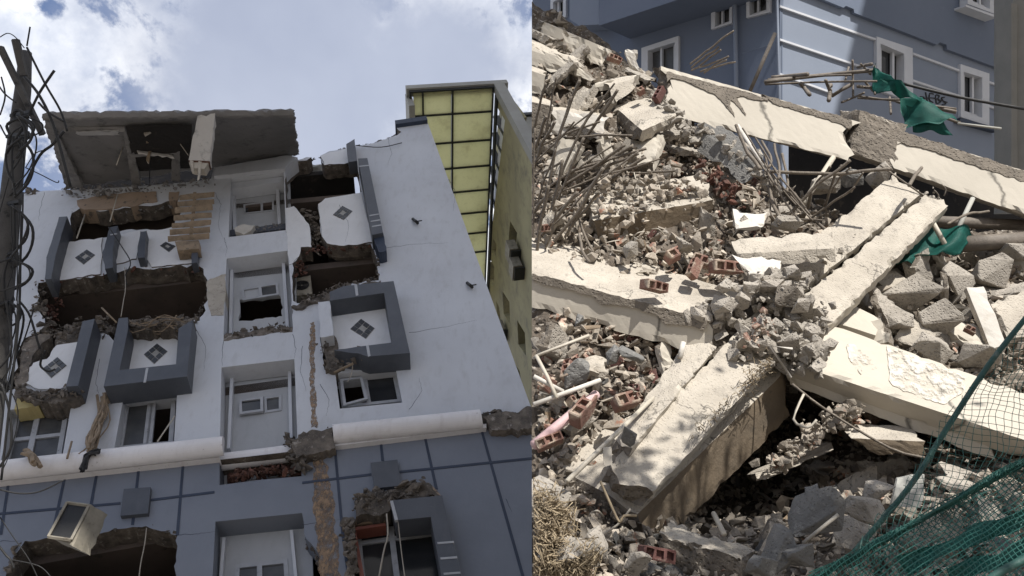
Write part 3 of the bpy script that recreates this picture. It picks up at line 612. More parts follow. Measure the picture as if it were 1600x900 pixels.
# rusty run down the wall
prism('rust_stain', LF, [rag([(484, 505), (491, 503), (492, 560), (495, 620), (497, 668), (486, 668), (484, 600)], 3, 3, 31)], .0, .002, 'stain', B)
prism('rust_stain', LF, [rag([(486, 702), (504, 702), (514, 745), (522, 800), (533, 910), (500, 910), (494, 830), (490, 770)], 4, 4, 33)], -.02, -.014, 'stain', B)
rnd = random.Random(55)
def crack(pts, w=.0, r=.006, m='groove'):
    q = []
    for a, b in zip(pts, pts[1:]):
        for j in range(6): t = j/6; q.append((a[0]+(b[0]-a[0])*t+rnd.uniform(-1, 1), a[1]+(b[1]-a[1])*t+rnd.uniform(-1, 1)))
    q.append(pts[-1]); bm = bmesh.new(); tube_bm(bm, [LF.W(*LF.uv(x, y, w), w) for x, y in q], r, 4, r*.3); emit('crack', bm, m, B)
for p_, w_ in (([(595, 388), (640, 382), (700, 379)], 0), ([(640, 520), (690, 512), (745, 500)], 0), ([(350, 372), (355, 388), (352, 402)], 0), ([(447, 362), (452, 375), (449, 390)], 0), ([(349, 534), (347, 555), (347, 572)], 0), ([(458, 522), (462, 545), (460, 560)], 0), ([(300, 505), (322, 540), (318, 580)], 0),
               ([(70, 300), (62, 330), (60, 346)], 0), ([(335, 300), (345, 320), (340, 350), (348, 372)], 0), ([(155, 560), (150, 600), (158, 630)], 0), ([(472, 540), (470, 580), (478, 610)], 0), ([(606, 216), (612, 240), (604, 262)], 0), ([(0, 845), (35, 845)], -.02), ([(277, 836), (310, 834), (337, 830)], -.02), ([(472, 820), (500, 816), (534, 812)], -.02), ([(790, 780), (800, 800)], -.02),
               ([(640, 640), (660, 610), (655, 590)], 0), ([(500, 600), (515, 625), (510, 650)], 0), ([(700, 250+30), (712, 300), (708, 330)], 0), ([(530, 300+20), (545, 350), (540, 378)], .04)):
    crack(p_, w_, .005)
def mass(loop, w0, w1, m='masonry', seed=1): o = prism('broken_edge', LF, [rag(loop, 4, 5, seed)], w0, w1, m, B, rough=()); return o
mass([(458, 688), (470, 678), (520, 667), (524, 700), (500, 706), (478, 712), (462, 716)], -.1, .17)
mass([(752, 650), (775, 645), (834, 638), (834, 668), (790, 672), (765, 668)], -.1, .15, seed=2)
mass([(560, 786), (573, 770), (602, 768), (645, 757), (668, 754), (690, 776), (640, 780), (612, 786), (606, 800), (556, 808)], -.1, .24, seed=3)
mass([(538, 818), (552, 812), (553, 840), (556, 905), (540, 905), (545, 860)], -.1, .14, seed=4)
mass([(506, 528), (522, 524), (528, 548), (560, 552), (576, 556), (548, 566), (524, 578), (508, 577)], -.3, .12, seed=5)
mass([(36, 535), (62, 522), (78, 522), (60, 545), (46, 570), (40, 598), (34, 622), (24, 626), (26, 590)], -.3, .06, seed=6)
mass([(34, 606), (58, 610), (86, 614), (124, 606), (128, 618), (92, 628), (60, 628), (30, 622)], -.2, .2, seed=7)
mass([(88, 545), (92, 520), (140, 508), (180, 510), (178, 522), (128, 528), (122, 540)], -.3, -.05, seed=8)
mass([(196, 500), (240, 498), (302, 498), (292, 512), (240, 513), (200, 512)], -.2, .3, seed=9)
mass([(350, 524), (395, 516), (457, 510), (458, 521), (400, 528), (350, 534)], -.35, -.02, seed=10)
mass([(455, 478), (480, 470), (500, 462), (535, 448), (595, 438), (594, 446), (540, 458), (505, 474), (462, 482)], -.3, .06, seed=11)
# standing column and things inside the ground-floor hole
bm = bmesh.new(); tube_bm(bm, [LF.W(*LF.uv(168, 930, -1.6), -1.6), LF.W(*LF.uv(172, 862, -1.6), -1.6), LF.W(*LF.uv(176, 852, -1.6), -1.6)], .2, 10, .28); emit('column', bm, 'beige', B)
roombox('window_post', *sorted([LF.uv(552, 420, -1)[0]-.04, LF.uv(552, 420, -1)[0]+.04]), v2-2.8, v2-.02, -1.04, -.96, 'room')
# ---- collapsed roof slab: leans out over the top floor
RS = thing('collapsed_roof_slab', LF.W(*LF.uv(250, 280), 0), 'dark tilted concrete roof slab hanging over the top floor', 'roof slab')
def Q(px, py, w): return LF.W(*LF.uv(px, py, w), w)
A_, B_, C_, D_ = Q(66, 181, 2.3), Q(460, 176, 2.3), Q(467, 243, -.1), Q(104, 296, -.1)
bm = bmesh.new(); hexa_bm(bm, A_, B_, C_, D_, LU*.2, seg=.09, amp=.012, chip=.05, seed=3, endrag=.06); emit('slab', bm, ['slabc', 'slabc'], RS)
def rib(a, b, a2, b2, th, m='slabc', nm='beam'):
    bm = bmesh.new(); A, Bq, Cq, Dq = [LF.W(*LF.uv(p[0], p[1], p[2]), p[2]) for p in (a, b, b2, a2)]; hexa_bm(bm, A, Bq, Cq, Dq, th, seg=.08, amp=.01, chip=.03, seed=5); return emit(nm, bm, m if isinstance(m, list) else [m, m], RS)
nA = -LU*.0
rib((72, 184, 2.15), (112, 288, .05), (84, 184, 2.15), (132, 288, .05), -LU*.16)
rib((190, 181, 2.1), (208, 285, .05), (200, 181, 2.1), (222, 285, .05), -LU*.16)
rib((270, 181, 2.1), (268, 280, .05), (282, 181, 2.1), (282, 280, .05), -LU*.14)
rib((66, 180, 2.3), (459, 176, 2.3), (67, 189, 2.2), (459, 184, 2.2), -LU*.03+LF.n*.08, nm='edge_beam')
rib((100, 196, 1.95), (196, 196, 1.95), (101, 204, 1.85), (196, 204, 1.85), -LU*.07, nm='beam')
# hanging column stub and scraps below the slab
rib((308, 180, 2.42), (294, 250, 1.6), (336, 177, 2.42), (328, 252, 1.6), LF.n*-.2, ['ceilp', 'redmas'], 'hanging_column')
rib((294, 249, 1.58), (298, 262, 1.5), (328, 251, 1.58), (320, 264, 1.5), LF.n*-.16, ['conc', 'conc'], 'column_scrap')
rib((296, 250, 1.6), (300, 268, 1.5), (302, 250, 1.6), (303, 268, 1.5), LF.n*-.08, ['conc', 'conc'], 'column_scrap')
rib((310, 250, 1.6), (308, 281, 1.4), (316, 250, 1.6), (311, 281, 1.4), LF.n*-.05, ['conc', 'conc'], 'column_scrap')
rib((195, 219, 1.2), (277, 213, 1.2), (198, 240, 1.1), (275, 236, 1.1), LF.n*-.1, ['slabc', 'slabc'], 'ceiling_panel')
rib((236, 191, 1.9), (297, 186, 1.9), (240, 195, 1.9), (297, 189, 1.9), LF.n*-.06, ['wood', 'wood'], 'batten')
rib((222, 200, 1.8), (242, 195, 1.8), (226, 211, 1.8), (245, 200, 1.8), LF.n*-.04, ['conc', 'conc'], 'column_scrap')
prism('roof_edge', LF, [rag([(336, 262), (446, 243), (465, 246), (452, 256), (445, 263), (334, 275)], 1, 9, 2)], -.3, .1, 'paint', B)
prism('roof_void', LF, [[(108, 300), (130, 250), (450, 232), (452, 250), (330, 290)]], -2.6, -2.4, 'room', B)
for k, (x0, y0, x1, y1, w_) in enumerate(((118, 205, 186, 203, 1.9), (205, 200, 262, 199, 1.7), (340, 200, 450, 197, 1.6), (340, 232, 455, 228, .5))):
    rib((x0, y0, w_), (x1, y1, w_), (x0+6, y0+22, w_-.9), (x1+3, y1+22, w_-.9), -LU*.03, ['ceilp', 'conc_dark'], 'ceiling_panel')
rib((196, 196, 2.0), (300, 194, 2.0), (212, 268, .45), (300, 262, .45), -LU*.02, ['room', 'room'], 'ceiling_hole')  # near-black panel painted as the dark of the cavity, nothing is cut
for k, (x0, y0, x1, y1, w_) in enumerate(((205, 205, 262, 214, 1.6), (225, 215, 290, 199, 1.5), (212, 232, 268, 240, 1.2), (262, 196, 290, 236, 1.5), (238, 200, 228, 250, 1.3))):
    rib((x0, y0, w_), (x1, y1, w_-.2), (x0+3, y0+6, w_), (x1+4, y1+5, w_-.2), LF.n*-.05, [('conc', 'wood', 'ceilp')[k % 3], 'conc'], 'broken_lath')
# shutter
SH = thing('slatted_shutter', Q(300, 340, .3), 'broken beige slatted shutter dangling beside the top left window', 'shutter')
for i, (yl, xl, xr, yr) in enumerate(((304, 280, 335, 299), (315, 277, 334.6, 309.5), (324, 273, 332, 319), (336, 271, 331, 331), (347.5, 268, 330, 343), (358.5, 265, 328, 354), (369, 262, 327, 364))):
    c = [Q(xl, yl, .32), Q(xr, yr, .32), Q(xr, yr+6.5, .25), Q(xl, yl+6.5, .25)]
    bm = bmesh.new(); hexa_bm(bm, c[0], c[1], c[2], c[3], LF.n*-.03-LU*.03, seg=.2, amp=.004, chip=.01); emit('slat', bm, ['wood', 'wood'], SH)
c = [Q(273, 377, .3), Q(311, 373, .3), Q(312, 388, .3), Q(277, 391, .3)]
bm = bmesh.new(); hexa_bm(bm, *c, LF.n*-.25, seg=.15, amp=.01, chip=.03); emit('end_box', bm, ['wood', 'beige'], SH)
bm = bmesh.new(); hexa_bm(bm, Q(302, 300, .22), Q(307, 300, .22), Q(300, 372, .22), Q(295, 372, .22), LF.n*-.05, seg=.1, amp=.004, chip=.01); emit('batten', bm, ['wood', 'wood'], SH)
# air conditioners
def ac(c4, w, depth, label, shift=(0, 0, 0), grille=True):
    A, Bq, Cq, Dq = [Q(p[0], p[1], w) for p in c4]; T = LF.n*-depth+LR*shift[0]+LU*shift[1]
    t = thing('air_conditioner', (A+Bq+Cq+Dq)/4+T/2, label, 'air conditioner')
    bm = bmesh.new(); hexa_bm(bm, A, Bq, Cq, Dq, T, seg=.07, amp=.008, chip=.02); emit('casing', bm, ['ac', 'ac'], t)
    ce = (A+Bq+Cq+Dq)/4; ex = (Bq-A)*.5; ey = (Dq-A)*.5; out = -T.normalized()
    if grille:
        bm = bmesh.new(); k = .86
        hexa_bm(bm, ce-ex*k-ey*k+out*.02, ce+ex*k-ey*k+out*.02, ce+ex*k+ey*k+out*.02, ce-ex*k+ey*k+out*.02, out*-.012, seg=.2, amp=0, chip=0); emit('coil_grille', bm, 'cable', t)
        for s0, s1 in (((-1, -1), (1, -1)), ((1, -1), (1, 1)), ((1, 1), (-1, 1)), ((-1, 1), (-1, -1))):
            bm = bmesh.new(); tube_bm(bm, [ce+ex*s0[0]*.95+ey*s0[1]*.95+out*.03, ce+ex*s1[0]*.95+ey*s1[1]*.95+out*.03], .022, 4); emit('rim', bm, 'ac', t)
    else:
        bm = bmesh.new(); r = min(ex.length, ey.length)*.8; c0 = ce-ex*.1+out*.012; vs_ = []
        for rr in (r*.95, r*.45):
            for k2 in range(24): pass
        for rr in [r*f for f in (.25, .45, .65, .85, 1)]:
            pts = [c0+(ex.normalized()*math.cos(x)+ey.normalized()*math.sin(x))*rr for x in [2*math.pi*k2/20 for k2 in range(21)]]
            tube_bm(bm, pts, .012, 4)
        emit('fan_guard', bm, 'cable', t)
    return t
ac([(107, 783), (143, 788), (114, 854), (76.5, 839)], 1.05, .3, 'battered air conditioner hanging askew over the blue wall', (.12, .02))
ac([(458, 434), (485, 430), (488, 459), (461, 462)], -.5, .4, 'small round fan air conditioner in the torn room by the middle window', (0, 0), False)
t = thing('ceiling_fixture', Q(492, 262, -.6), 'grey crumpled duct box hanging from the ceiling of the open top room', 'duct')
bm = bmesh.new(); hexa_bm(bm, Q(471, 262, -.5), Q(482, 257, -.5), Q(488, 285, -.8), Q(474, 282, -.8), LR*.35, seg=.08, amp=.02, chip=.03); emit('box', bm, ['capg', 'capg'], t)
bm = bmesh.new(); hexa_bm(bm, Q(474, 282, -.7), Q(500, 278, -.7), Q(505, 285, -.9), Q(490, 292, -.9), LF.n*-.1, seg=.08, amp=.02, chip=.03); emit('flap', bm, ['capg', 'capg'], t)
# small wall fittings
for (x, y, lb) in ((650, 346, 'black bracket stub high on the bare end wall'), (735, 446, 'black bracket stub low on the bare end wall')):
    t = thing('wall_bracket', Q(x, y, 0), lb, 'bracket')
    bm = bmesh.new(); tube_bm(bm, [Q(x-5, y-4, 0), Q(x, y, .12), Q(x+3, y+3, .05)], .035, 6); emit('stub', bm, 'cable', t)
    bm = bmesh.new(); tube_bm(bm, [Q(x, y, .1), Q(x+9, y-1.5, .2)], .014, 5); emit('arm', bm, 'cable', t)
# loose rags, dangling wires, sticks in front of the facade
def wire(name, pts, r, m, label, cat='cable', group=None, k=4):
    o = tube(name, [Q(*p) for p in pts], r, m, None, k); return tag(o, label, cat, group)
wire('dangling_wire', [(231, 215, .9), (234, 250, .9), (233, 290, .8)], .012, 'cable', 'thin dark wire hanging below the roof slab')
wire('broken_batten', [(192, 230, 1.2), (182, 258, 1.1)], .011, 'pipe', 'short white batten hanging under the roof slab', 'batten')
wire('broken_batten', [(184, 303, .3), (172, 346, .25)], .012, 'pipe', 'white batten hanging across the top left opening', 'batten')
wire('broken_batten', [(133, 335, -.1), (120, 372, .1)], .016, 'pipe', 'pale batten leaning in the left end of the top opening', 'batten')
wire('dangling_wire', [(195, 418, .3), (196, 450, .3), (193, 470, .3), (189, 495, .3)], .008, 'pcable', 'pale wire hanging across the big brown hole')
wire('dangling_wire', [(170, 355, .5), (190, 385, .5), (204, 410, .4), (196, 430, .3), (198, 445, .3)], .012, 'cable', 'dark wire looping over the slate fins')
wire('dangling_wire', [(229, 825, .1), (226, 850, .1), (220, 880, .1), (217, 905, .1)], .008, 'pcable', 'pale wire hanging in the ground floor hole')
wire('dangling_wire', [(604, 803, .4), (606, 835, .4), (600, 860, .4), (592, 902, .4)], .012, 'pcable', 'pale frayed wire hanging before the bottom right window')
wire('dangling_wire', [(622, 815, .3), (627, 860, .3), (633, 905, .3)], .008, 'pcable', 'thin pale wire right of the frayed one at the bottom window')
wire('broken_batten', [(159, 481, .2), (182, 504, .3)], .018, 'wood', 'pale stick slanting above the left bay', 'batten')
wire('broken_batten', [(522, 582, .3), (552, 568, .4)], .024, 'wood', 'broken timber sill above the open window', 'batten')
wire('dangling_wire', [(551, 568, .35), (549, 585, .3), (543, 597, .3)], .008, 'pcable', 'short cord under the broken timber sill')
wire('dangling_wire', [(555.6, 227, .1), (595, 230, .1), (628, 223, .05)], .012, 'cable', 'thin dark wire along the top of the end wall')
wire('broken_batten', [(273, 650, .1), (246, 690, .2)], .012, 'pipe', 'pale stick leaning in the broken left window', 'batten')
wire('broken_batten', [(112, 690, .3), (105, 716, .4)], .018, 'wood', 'brown splinter standing on the white cornice', 'batten')
def bundle(name, pts, n, r, m, label, cat, spread=.06, seed=1):
    rnd = random.Random(seed); bm = bmesh.new()
    for i in range(n):
        q = [Q(*p)+Vector([rnd.gauss(0, spread) for _ in range(3)]) for p in pts]
        tube_bm(bm, smooth_pts(q, 3), r*rnd.uniform(.5, 1.3), 5)
    return tag(emit(name, bm, m), label, cat)
bundle('torn_rag', [(165, 618, .1), (160, 650, .12), (150, 680, .2), (140, 708, .3)], 16, .02, 'wood', 'shredded brown rag hanging between the two left windows', 'rag', .05)
bundle('torn_rag', [(38, 705, .4), (48, 716, .45), (58, 724, .5)], 6, .03, 'wood', 'small curled brown scrap on the cornice by the pole', 'rag', .03, 2)
bundle('torn_rag', [(130, 735, .35), (138, 710, .35), (152, 706, .4)], 8, .02, 'cable', 'black strap knotted over the white cornice', 'strap', .03, 4)
bundle('root_mass', [(200, 505, .3), (225, 508, .35), (250, 507, .35), (285, 506, .3)], 9, .012, 'wood', 'tangled splintered laths on top of the middle bay', 'laths', .07, 5)
# ------------------------------------------------------------------ neighbour tower, seen over the roof
wn = -3.0
u0, vS = LF.uv(640, 144, wn); u1, _ = LF.uv(766, 125.4, wn); um = LF.uv(705.6, 136, wn)[0]
TW = thing('tower', LF.W(u1, vS-20, wn-5), 'tall neighbouring tower with yellow panelled overhang', 'building')
def lbox(name, u0, u1, v0, v1, w0, w1, m, parent):
    bm = bmesh.new(); c = [bm.verts.new(LF.W(u, v, w)) for u in (u0, u1) for v in (v0, v1) for w in (w0, w1)]
    for f in ((0, 1, 3, 2), (4, 6, 7, 5), (0, 4, 5, 1), (2, 3, 7, 6), (0, 2, 6, 4), (1, 5, 7, 3)): bm.faces.new([c[i] for i in f])
    return emit(name, bm, m, parent)
def w_for_py(u, v, py):          # depth along the soffit where its image row is py
    lo_, hi_ = wn, wn-60
    for _ in range(50):
        m_ = (lo_+hi_)/2; p = CM.inverted() @ LF.W(u, v, m_); y = 450-FPX*p.y/-p.z
        if y < py: lo_ = m_
        else: hi_ = m_
    return lo_
rows = [wn]+[w_for_py(u1, vS, y) for y in (173.6, 218, 258, 295.6, 330, 362, 392)]
lbox('soffit_panel', u0+.15, um-.05, vS+.02, vS+.1, rows[-1]-3, wn-.1, 'yglass', TW); lbox('soffit_panel', um+.05, u1-.05, vS+.02, vS+.1, rows[-1]-3, wn-.1, 'yglass', TW)
lbox('overhang', u0-.1, u1+.6, vS+.11, vS+.4, wn-.25, wn+.1, 'capg', TW); lbox('overhang', u0-.12, u0+.1, vS-.6, vS+.4, rows[-1]-3, wn-.26, 'capg', TW)
for x in (u0+.02, u0+.5, um, u1-.03): lbox('mullion', x-.03, x+.03, vS-.05, vS+.105, rows[-1]-3, wn, 'mull', TW)
for i, r in enumerate(rows): lbox('mullion', u0, u1, vS-.04, vS+.1, r-.035, r+.03, 'mull', TW)
# the wall under the overhang, facing left along the gap
wE = LF.uv(772, 121, wn)[0]
uW = u1+.12
vB = vS-26
fr2 = Frame(LF.W(uW, vS, wn), -LF.n, LU, -LR)
def vw(a, b): return (a, b)
fq = lambda lp: [fr2.uv(x, y, 0) for x, y in lp]
slot = fq([(771, 157.5), (789, 188), (769, 352), (756.5, 313)])
ops = [slot]+[fq(l) for l in ([(797, 345), (808, 364), (805, 400), (794, 382)], [(749, 352), (757, 365), (757, 395), (749, 382)], [(764, 402), (772, 416), (772, 450), (765, 436)], [(785, 455), (796, 472), (797, 507), (787, 490)], [(808, 500), (820, 520), (822, 556), (810, 538)], [(775, 470), (780, 480), (783, 505), (777, 495)], [(800, 560), (812, 580), (816, 612), (804, 592)], [(770, 372), (776, 382), (775, 400), (769, 391)])]
wl = [(.25, 0), (22, 0), (22, -26), (.25, -26)]
prism('wall', fr2, [wl]+ops, -.45, 0, 'olive', TW, uvin=True)
prism('corner_cap', fr2, [[(-.1, .1), (.24, .1), (.24, -26), (-.1, -26)]], -.32, .1, 'capg', TW, uvin=True)
prism('slot_backing', fr2, [fq([(766, 140), (798, 185), (775, 372), (748, 310)])], -.62, -.5, 'olive', TW, uvin=True)
prism('slot_glass', fr2, [fq([(781, 177), (788, 188), (772, 335), (766, 322)])], -.4, -.1, 'skylit', TW, uvin=True)
for k in range(5):
    t_ = .15+k*.17; a0 = (771-14.5*t_, 157.5+155*t_); a1 = (789-20*t_, 188+164*t_); prism('slot_bar', fr2, [fq([a0, a1, (a1[0]-.4, a1[1]+3), (a0[0]-.4, a0[1]+3)])], -.3, -.05, 'mull', TW, uvin=True)
prism('dark_rooms', fr2, [[(.5, -5), (20, -5), (20, -26), (.5, -26)]], -1.5, -1.2, 'room', TW, uvin=True)
prism('eave_strip', fr2, [[(.3, -.02), (22, -.02), (22, -.3), (.3, -.3)]], .002, .08, 'mull', TW, uvin=True)
for k, (x, y) in enumerate(((810, 392), (816, 418), (790, 515))):
    a_, b_ = fr2.uv(x, y, 0); t = thing('air_conditioner', fr2.W(a_, b_, .3), ['pale air conditioner box on the tower wall, highest of three in the gap', 'pale air conditioner box on the tower wall, middle of three in the gap', 'pale air conditioner box on the tower wall, lowest of three in the gap'][k], 'air conditioner', 'air conditioners on the tower')
    prism('casing', fr2, [[(a_-.35, b_+.3), (a_+.35, b_+.3), (a_+.35, b_-.3), (a_-.35, b_-.3)]], .1, .45, 'ac', t, uvin=True)
    prism('bracket', fr2, [[(a_-.3, b_-.32), (a_+.3, b_-.32), (a_+.3, b_-.38), (a_-.3, b_-.38)]], .002, .4, 'mull', t, uvin=True)
AN = thing('roof_block', LF.W(u1+2, vS-4, wn-.5), 'plain grey rooftop block beside the yellow panelled tower', 'building')
ua_, va_ = LF.uv(804, 162, wn-.3)
lbox('wall', u1+.5, u1+2.2, va_-22, va_, wn-6, wn-.9, 'capg', AN); lbox('coping', u1+.45, u1+2.3, va_+.004, va_+.2, wn-6, wn-.8, 'mull', AN)
# ------------------------------------------------------------------ utility pole and its cables
UP = thing('utility_pole', P(-90, 1250, 8.6), 'dark concrete utility pole wound with cables at the left edge', 'utility pole')
bm = bmesh.new(); tube_bm(bm, [P(40, 82, 9.6), P(36, 140, 9.5), P(22, 260, 9.3), P(3, 450, 9.0), P(-18, 650, 8.8), P(-60, 1000, 8.6)], .07, 14, .17); emit('pole', bm, 'pole', UP, smooth=True)
for a, b, r in (((0, 74), (66, 210), .045), ((24, 62), (37, 118), .05)):
    bm = bmesh.new(); tube_bm(bm, [P(*a, 9.3), P(*b, 9.35)], r, 5); emit('crossarm', bm, 'pole', UP)
for y, x in ((180, 33), (213, 27), (320, 15), (398, 8), (470, 2)):
    bm = bmesh.new(); tube_bm(bm, [P(x-15, y+1, 9.2), P(x+17, y-5, 9.0), P(x+17, y, 9.0)], .03, 5)
    emit('strap', bm, 'cable', UP)
for x, y in ((19, 403), (22, 405), (28, 180), (14, 482), (6, 604)):
    bm = bmesh.new(); pts = [P(x+7*math.cos(a), y+8*math.sin(a), 8.9) for a in [i*math.pi/5 for i in range(11)]]; tube_bm(bm, pts, .022, 5); emit('clamp', bm, 'cable', UP)
rnd = random.Random(4)
CB = [[(47, 42), (42, 72)], [(42, 74), (70, 130), (94, 172), (105, 205)], [(0, 58), (12, 52), (24, 58), (38, 75)], [(85, 110), (66, 138), (55, 158), (35, 200), (10, 240)], [(38, 120), (62, 150), (85, 200), (110, 292)],
      [(25, 160), (6, 145), (-10, 120)], [(22, 250), (0, 330), (-12, 380)], [(40, 262), (62, 272), (88, 285), (92, 282)], [(40, 262), (55, 240), (78, 230), (90, 210)], [(100, 205), (82, 226), (62, 243), (38, 290)],
      [(34, 330), (32, 400), (29, 500), (14, 640), (2, 750)], [(30, 330), (27, 420), (25, 520), (8, 620), (-2, 700)], [(36, 300), (34, 370), (26, 470)], [(30, 470), (45, 490), (55, 520), (62, 545)], [(28, 475), (37, 500), (24, 560), (12, 610)],
      [(53, 482), (38, 530), (20, 570)], [(0, 808), (20, 838), (44, 872), (60, 905)], [(-4, 850), (10, 868), (16, 874), (22, 888)], [(0, 765), (30, 771), (62, 768), (100, 750)], [(15, 874), (60, 884), (80, 902)],
      [(10, 500), (12, 560), (-2, 640)], [(70, 548), (63, 570), (75, 580), (86, 577)], [(2, 120), (8, 150), (0, 180)], [(0, 195), (12, 215), (22, 205), (38, 195)], [(60, 160), (75, 175), (100, 190)]]
rq = random.Random(12)
for _ in range(34):
    y_ = rq.choice((180, 213, 320, 403, 470, 600)); x_ = {180: 33, 213: 28, 320: 15, 403: 14, 470: 6, 600: 3}[y_]; dx_ = rq.uniform(-25, 42); dy_ = rq.uniform(40, 150)
    CB.append([(x_+rq.uniform(-8, 12), y_), (x_+dx_*.9+rq.uniform(-6, 6), y_+dy_*.3), (x_+dx_*.7, y_+dy_*.7), (x_+rq.uniform(-20, 10)-dy_*.06, y_+dy_)])
for i, c in enumerate(CB):
    d0 = 8.9; o = tube('overhead_cable', [P(x, y, d0+.3*math.sin(i)) for x, y in c], rnd.choice((.006, .009, .013, .016)), 'cable', None, 5)
    m_ = c[len(c)//2]; tag(o, one_label('thin black cable', m_[0], m_[1], [(38, 85, 'pole tip'), (25, 180, 'upper pole strap'), (15, 260, 'pole shaft'), (14, 320, 'middle pole strap'), (22, 403, 'round pole clamp'), (0, 470, 'lower pole strap'), (85, 180, 'roof slab corner'), (30, 560, 'left broken wall edge'), (40, 715, 'curled brown scrap'), (30, 870, 'ground floor hole')]), 'cable', 'cables around the utility pole')
# ================================================================== RIGHT: blue house, then the heap in front of it
RU = D(0, 1200, -78).normalized(); RR = D(1900, -78, -1200).normalized(); RL = D(-1112, -78, -1200).normalized()
K = P(1219, 100, 15)
FR = Frame(K, RR, RU, None); FL = Frame(K, -RL, RU, None)
BB = thing('blue_house', K+RU*-8+RR*4, 'steel blue painted house with white framed windows behind the heap', 'house')
def rp(name, fr, loops, w0, w1, m, parent=BB): return prism(name, fr, loops, w0, w1, m, parent)
def quadf(fr, x0, y0, x1, y1, x2, y2, x3, y3): return [(x0, y0), (x1, y1), (x2, y2), (x3, y3)]
WA = [(1376, 68), (1413, 84), (1413, 142), (1376, 130)]; WB_ = [(1506, 112), (1535, 121), (1535, 184), (1506, 175)]
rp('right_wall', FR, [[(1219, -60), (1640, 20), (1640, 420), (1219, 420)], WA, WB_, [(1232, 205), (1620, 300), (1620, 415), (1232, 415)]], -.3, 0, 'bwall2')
rp('dark_ground_floor', FR, [[(1225, 150), (1640, 240), (1640, 440), (1225, 440)]], -2.2, -2.0, 'room')  # near-black sheet behind the cut wall, stands in for deep shade
LB_ = [(1012, 79), (1054, 66), (1054, 110), (1012, 112)]; LC_ = [(1117, 10), (1140, 2), (1140, 34), (1117, 42)]; LD_ = [(1171, -12), (1198, -20), (1198, 16), (1171, 24)]
LA_ = [(864, 3), (880, -5), (880, 24), (864, 30)]
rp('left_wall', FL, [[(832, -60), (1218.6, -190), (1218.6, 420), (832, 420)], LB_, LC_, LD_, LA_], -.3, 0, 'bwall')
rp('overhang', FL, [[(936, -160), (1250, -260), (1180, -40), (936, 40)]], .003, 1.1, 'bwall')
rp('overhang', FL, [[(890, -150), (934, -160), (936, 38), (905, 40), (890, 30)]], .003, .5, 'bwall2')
# storey that juts out on the right wall
rp('upper_storey', FR, [[(1224, -130), (1640, -60), (1640, 170), (1578, 113), (1480, 77), (1479, 70), (1469, 66), (1464, 70), (1335, 20), (1334, 14), (1322, 9), (1318, 12), (1224, -26)]], .003, .09, 'bwall')
def hwin(fr, outer, inner, w, mul=.5, sill=True, split=True, mg='glass'):
    bm = bmesh.new(); poly_bm(bm, fr, [outer, inner], w-.12, w+.07); o = emit('window', bm, 'btrim', BB)
    bm = bmesh.new(); poly_bm(bm, fr, [inner], w-.14, w-.12); emit('pane', bm, mg, o)
    a, b, c, d = inner; L_ = lambda p, q, t: (p[0]+(q[0]-p[0])*t, p[1]+(q[1]-p[1])*t)
    e = 1.6/abs(b[0]-a[0]) if abs(b[0]-a[0]) else .05
    bm = bmesh.new(); poly_bm(bm, fr, [[L_(a, b, mul-e), L_(a, b, mul+e), L_(d, c, mul+e), L_(d, c, mul-e)]], w-.1, w-.04)
    f = lambda s, t: L_(L_(a, b, s), L_(d, c, s), t)
    for s0, s1, t0, t1 in ((0, .04, 0, 1), (.96, 1, 0, 1), (.04, .96, 0, .035), (.04, .96, .965, 1)):
        poly_bm(bm, fr, [[f(s0, t0), f(s1, t0), f(s1, t1), f(s0, t1)]], w-.11, w-.05)
    emit('frame', bm, 'btrim', o); return o
hwin(FR, [(1370, 57), (1426, 75.5), (1427, 160), (1370, 140)], WA, 0, .54)
hwin(FR, [(1501, 100), (1546, 115), (1546, 197), (1501.6, 183)], WB_, 0, .5)
hwin(FR, [(1512, -60), (1556, -45), (1555, 22), (1512, 6)], [(1519, -50), (1547, -40), (1547, 14), (1519, 3)], .23, .45)
rp('window_sill', FR, [[(1509, 7), (1557, 24), (1557, 28), (1509, 10)]], .08, .36, 'btrim')
hwin(FL, [(1002, 75), (1060, 56), (1060, 112), (1002, 114)], LB_, 0, .5, mg='dirty_glass')
hwin(FL, [(1111, 5), (1144, -6), (1144, 36), (1111, 46)], LC_, 0, .5, mg='dirty_glass')
hwin(FL, [(1166, -22), (1204, -34), (1203, 19), (1166, 28)], LD_, 0, .5, mg='dirty_glass')
hwin(FL, [(860, -2), (884, -12), (884, 26), (860, 34)], LA_, 0, .5)
def stroke(fr, pts, w, r, parent=BB, name='pane_mark', m='ink'):
    bm = bmesh.new(); tube_bm(bm, smooth_pts([fr.W(*fr.uv(x, y, w), w) for x, y in pts], 3), r, 4); return emit(name, bm, m, parent)
stroke(FL, [(1131, 14), (1131, 23)], -.1, .02); stroke(FL, [(1131, 14), (1136, 14), (1137, 18), (1131, 20)], -.1, .02)
stroke(FL, [(1187, -3), (1195, -4), (1188, 11), (1196, 3)], -.1, .015)
for a, b in (((1219, 8), (1369, 60)), ((1219, 60), (1369, 110)), ((1427, 82), (1501, 109)), ((1427, 124), (1501, 149)), ((1546, 126.5), (1610, 149)), ((1546, 164), (1610, 188)), ((1219, 114), (1300, 143))):
    rp('string_course', FR, [[a, b, (b[0], b[1]+3.2), (a[0], a[1]+3.2)]], .002, .05, 'btrim')
rp('corner_groove', FR, [[(1213+8, -20), (1223, -20), (1223, 300), (1221, 300)]], .001, .012, 'bwall')
for x, r in ((1149, .045), (1215, .03)):
    u, v = FL.uv(x, 50, .1); bm = bmesh.new(); tube_bm(bm, [FL.W(u, v-5, .1), FL.W(u, v+4, .1)], r, 8); emit('downpipe', bm, 'bwall2', BB, smooth=True)
rp('wall_crack', FL, [[(1160, 83), (1200, 70), (1200, 70.6), (1160, 83.6)]], .001, .006, 'bwall2')
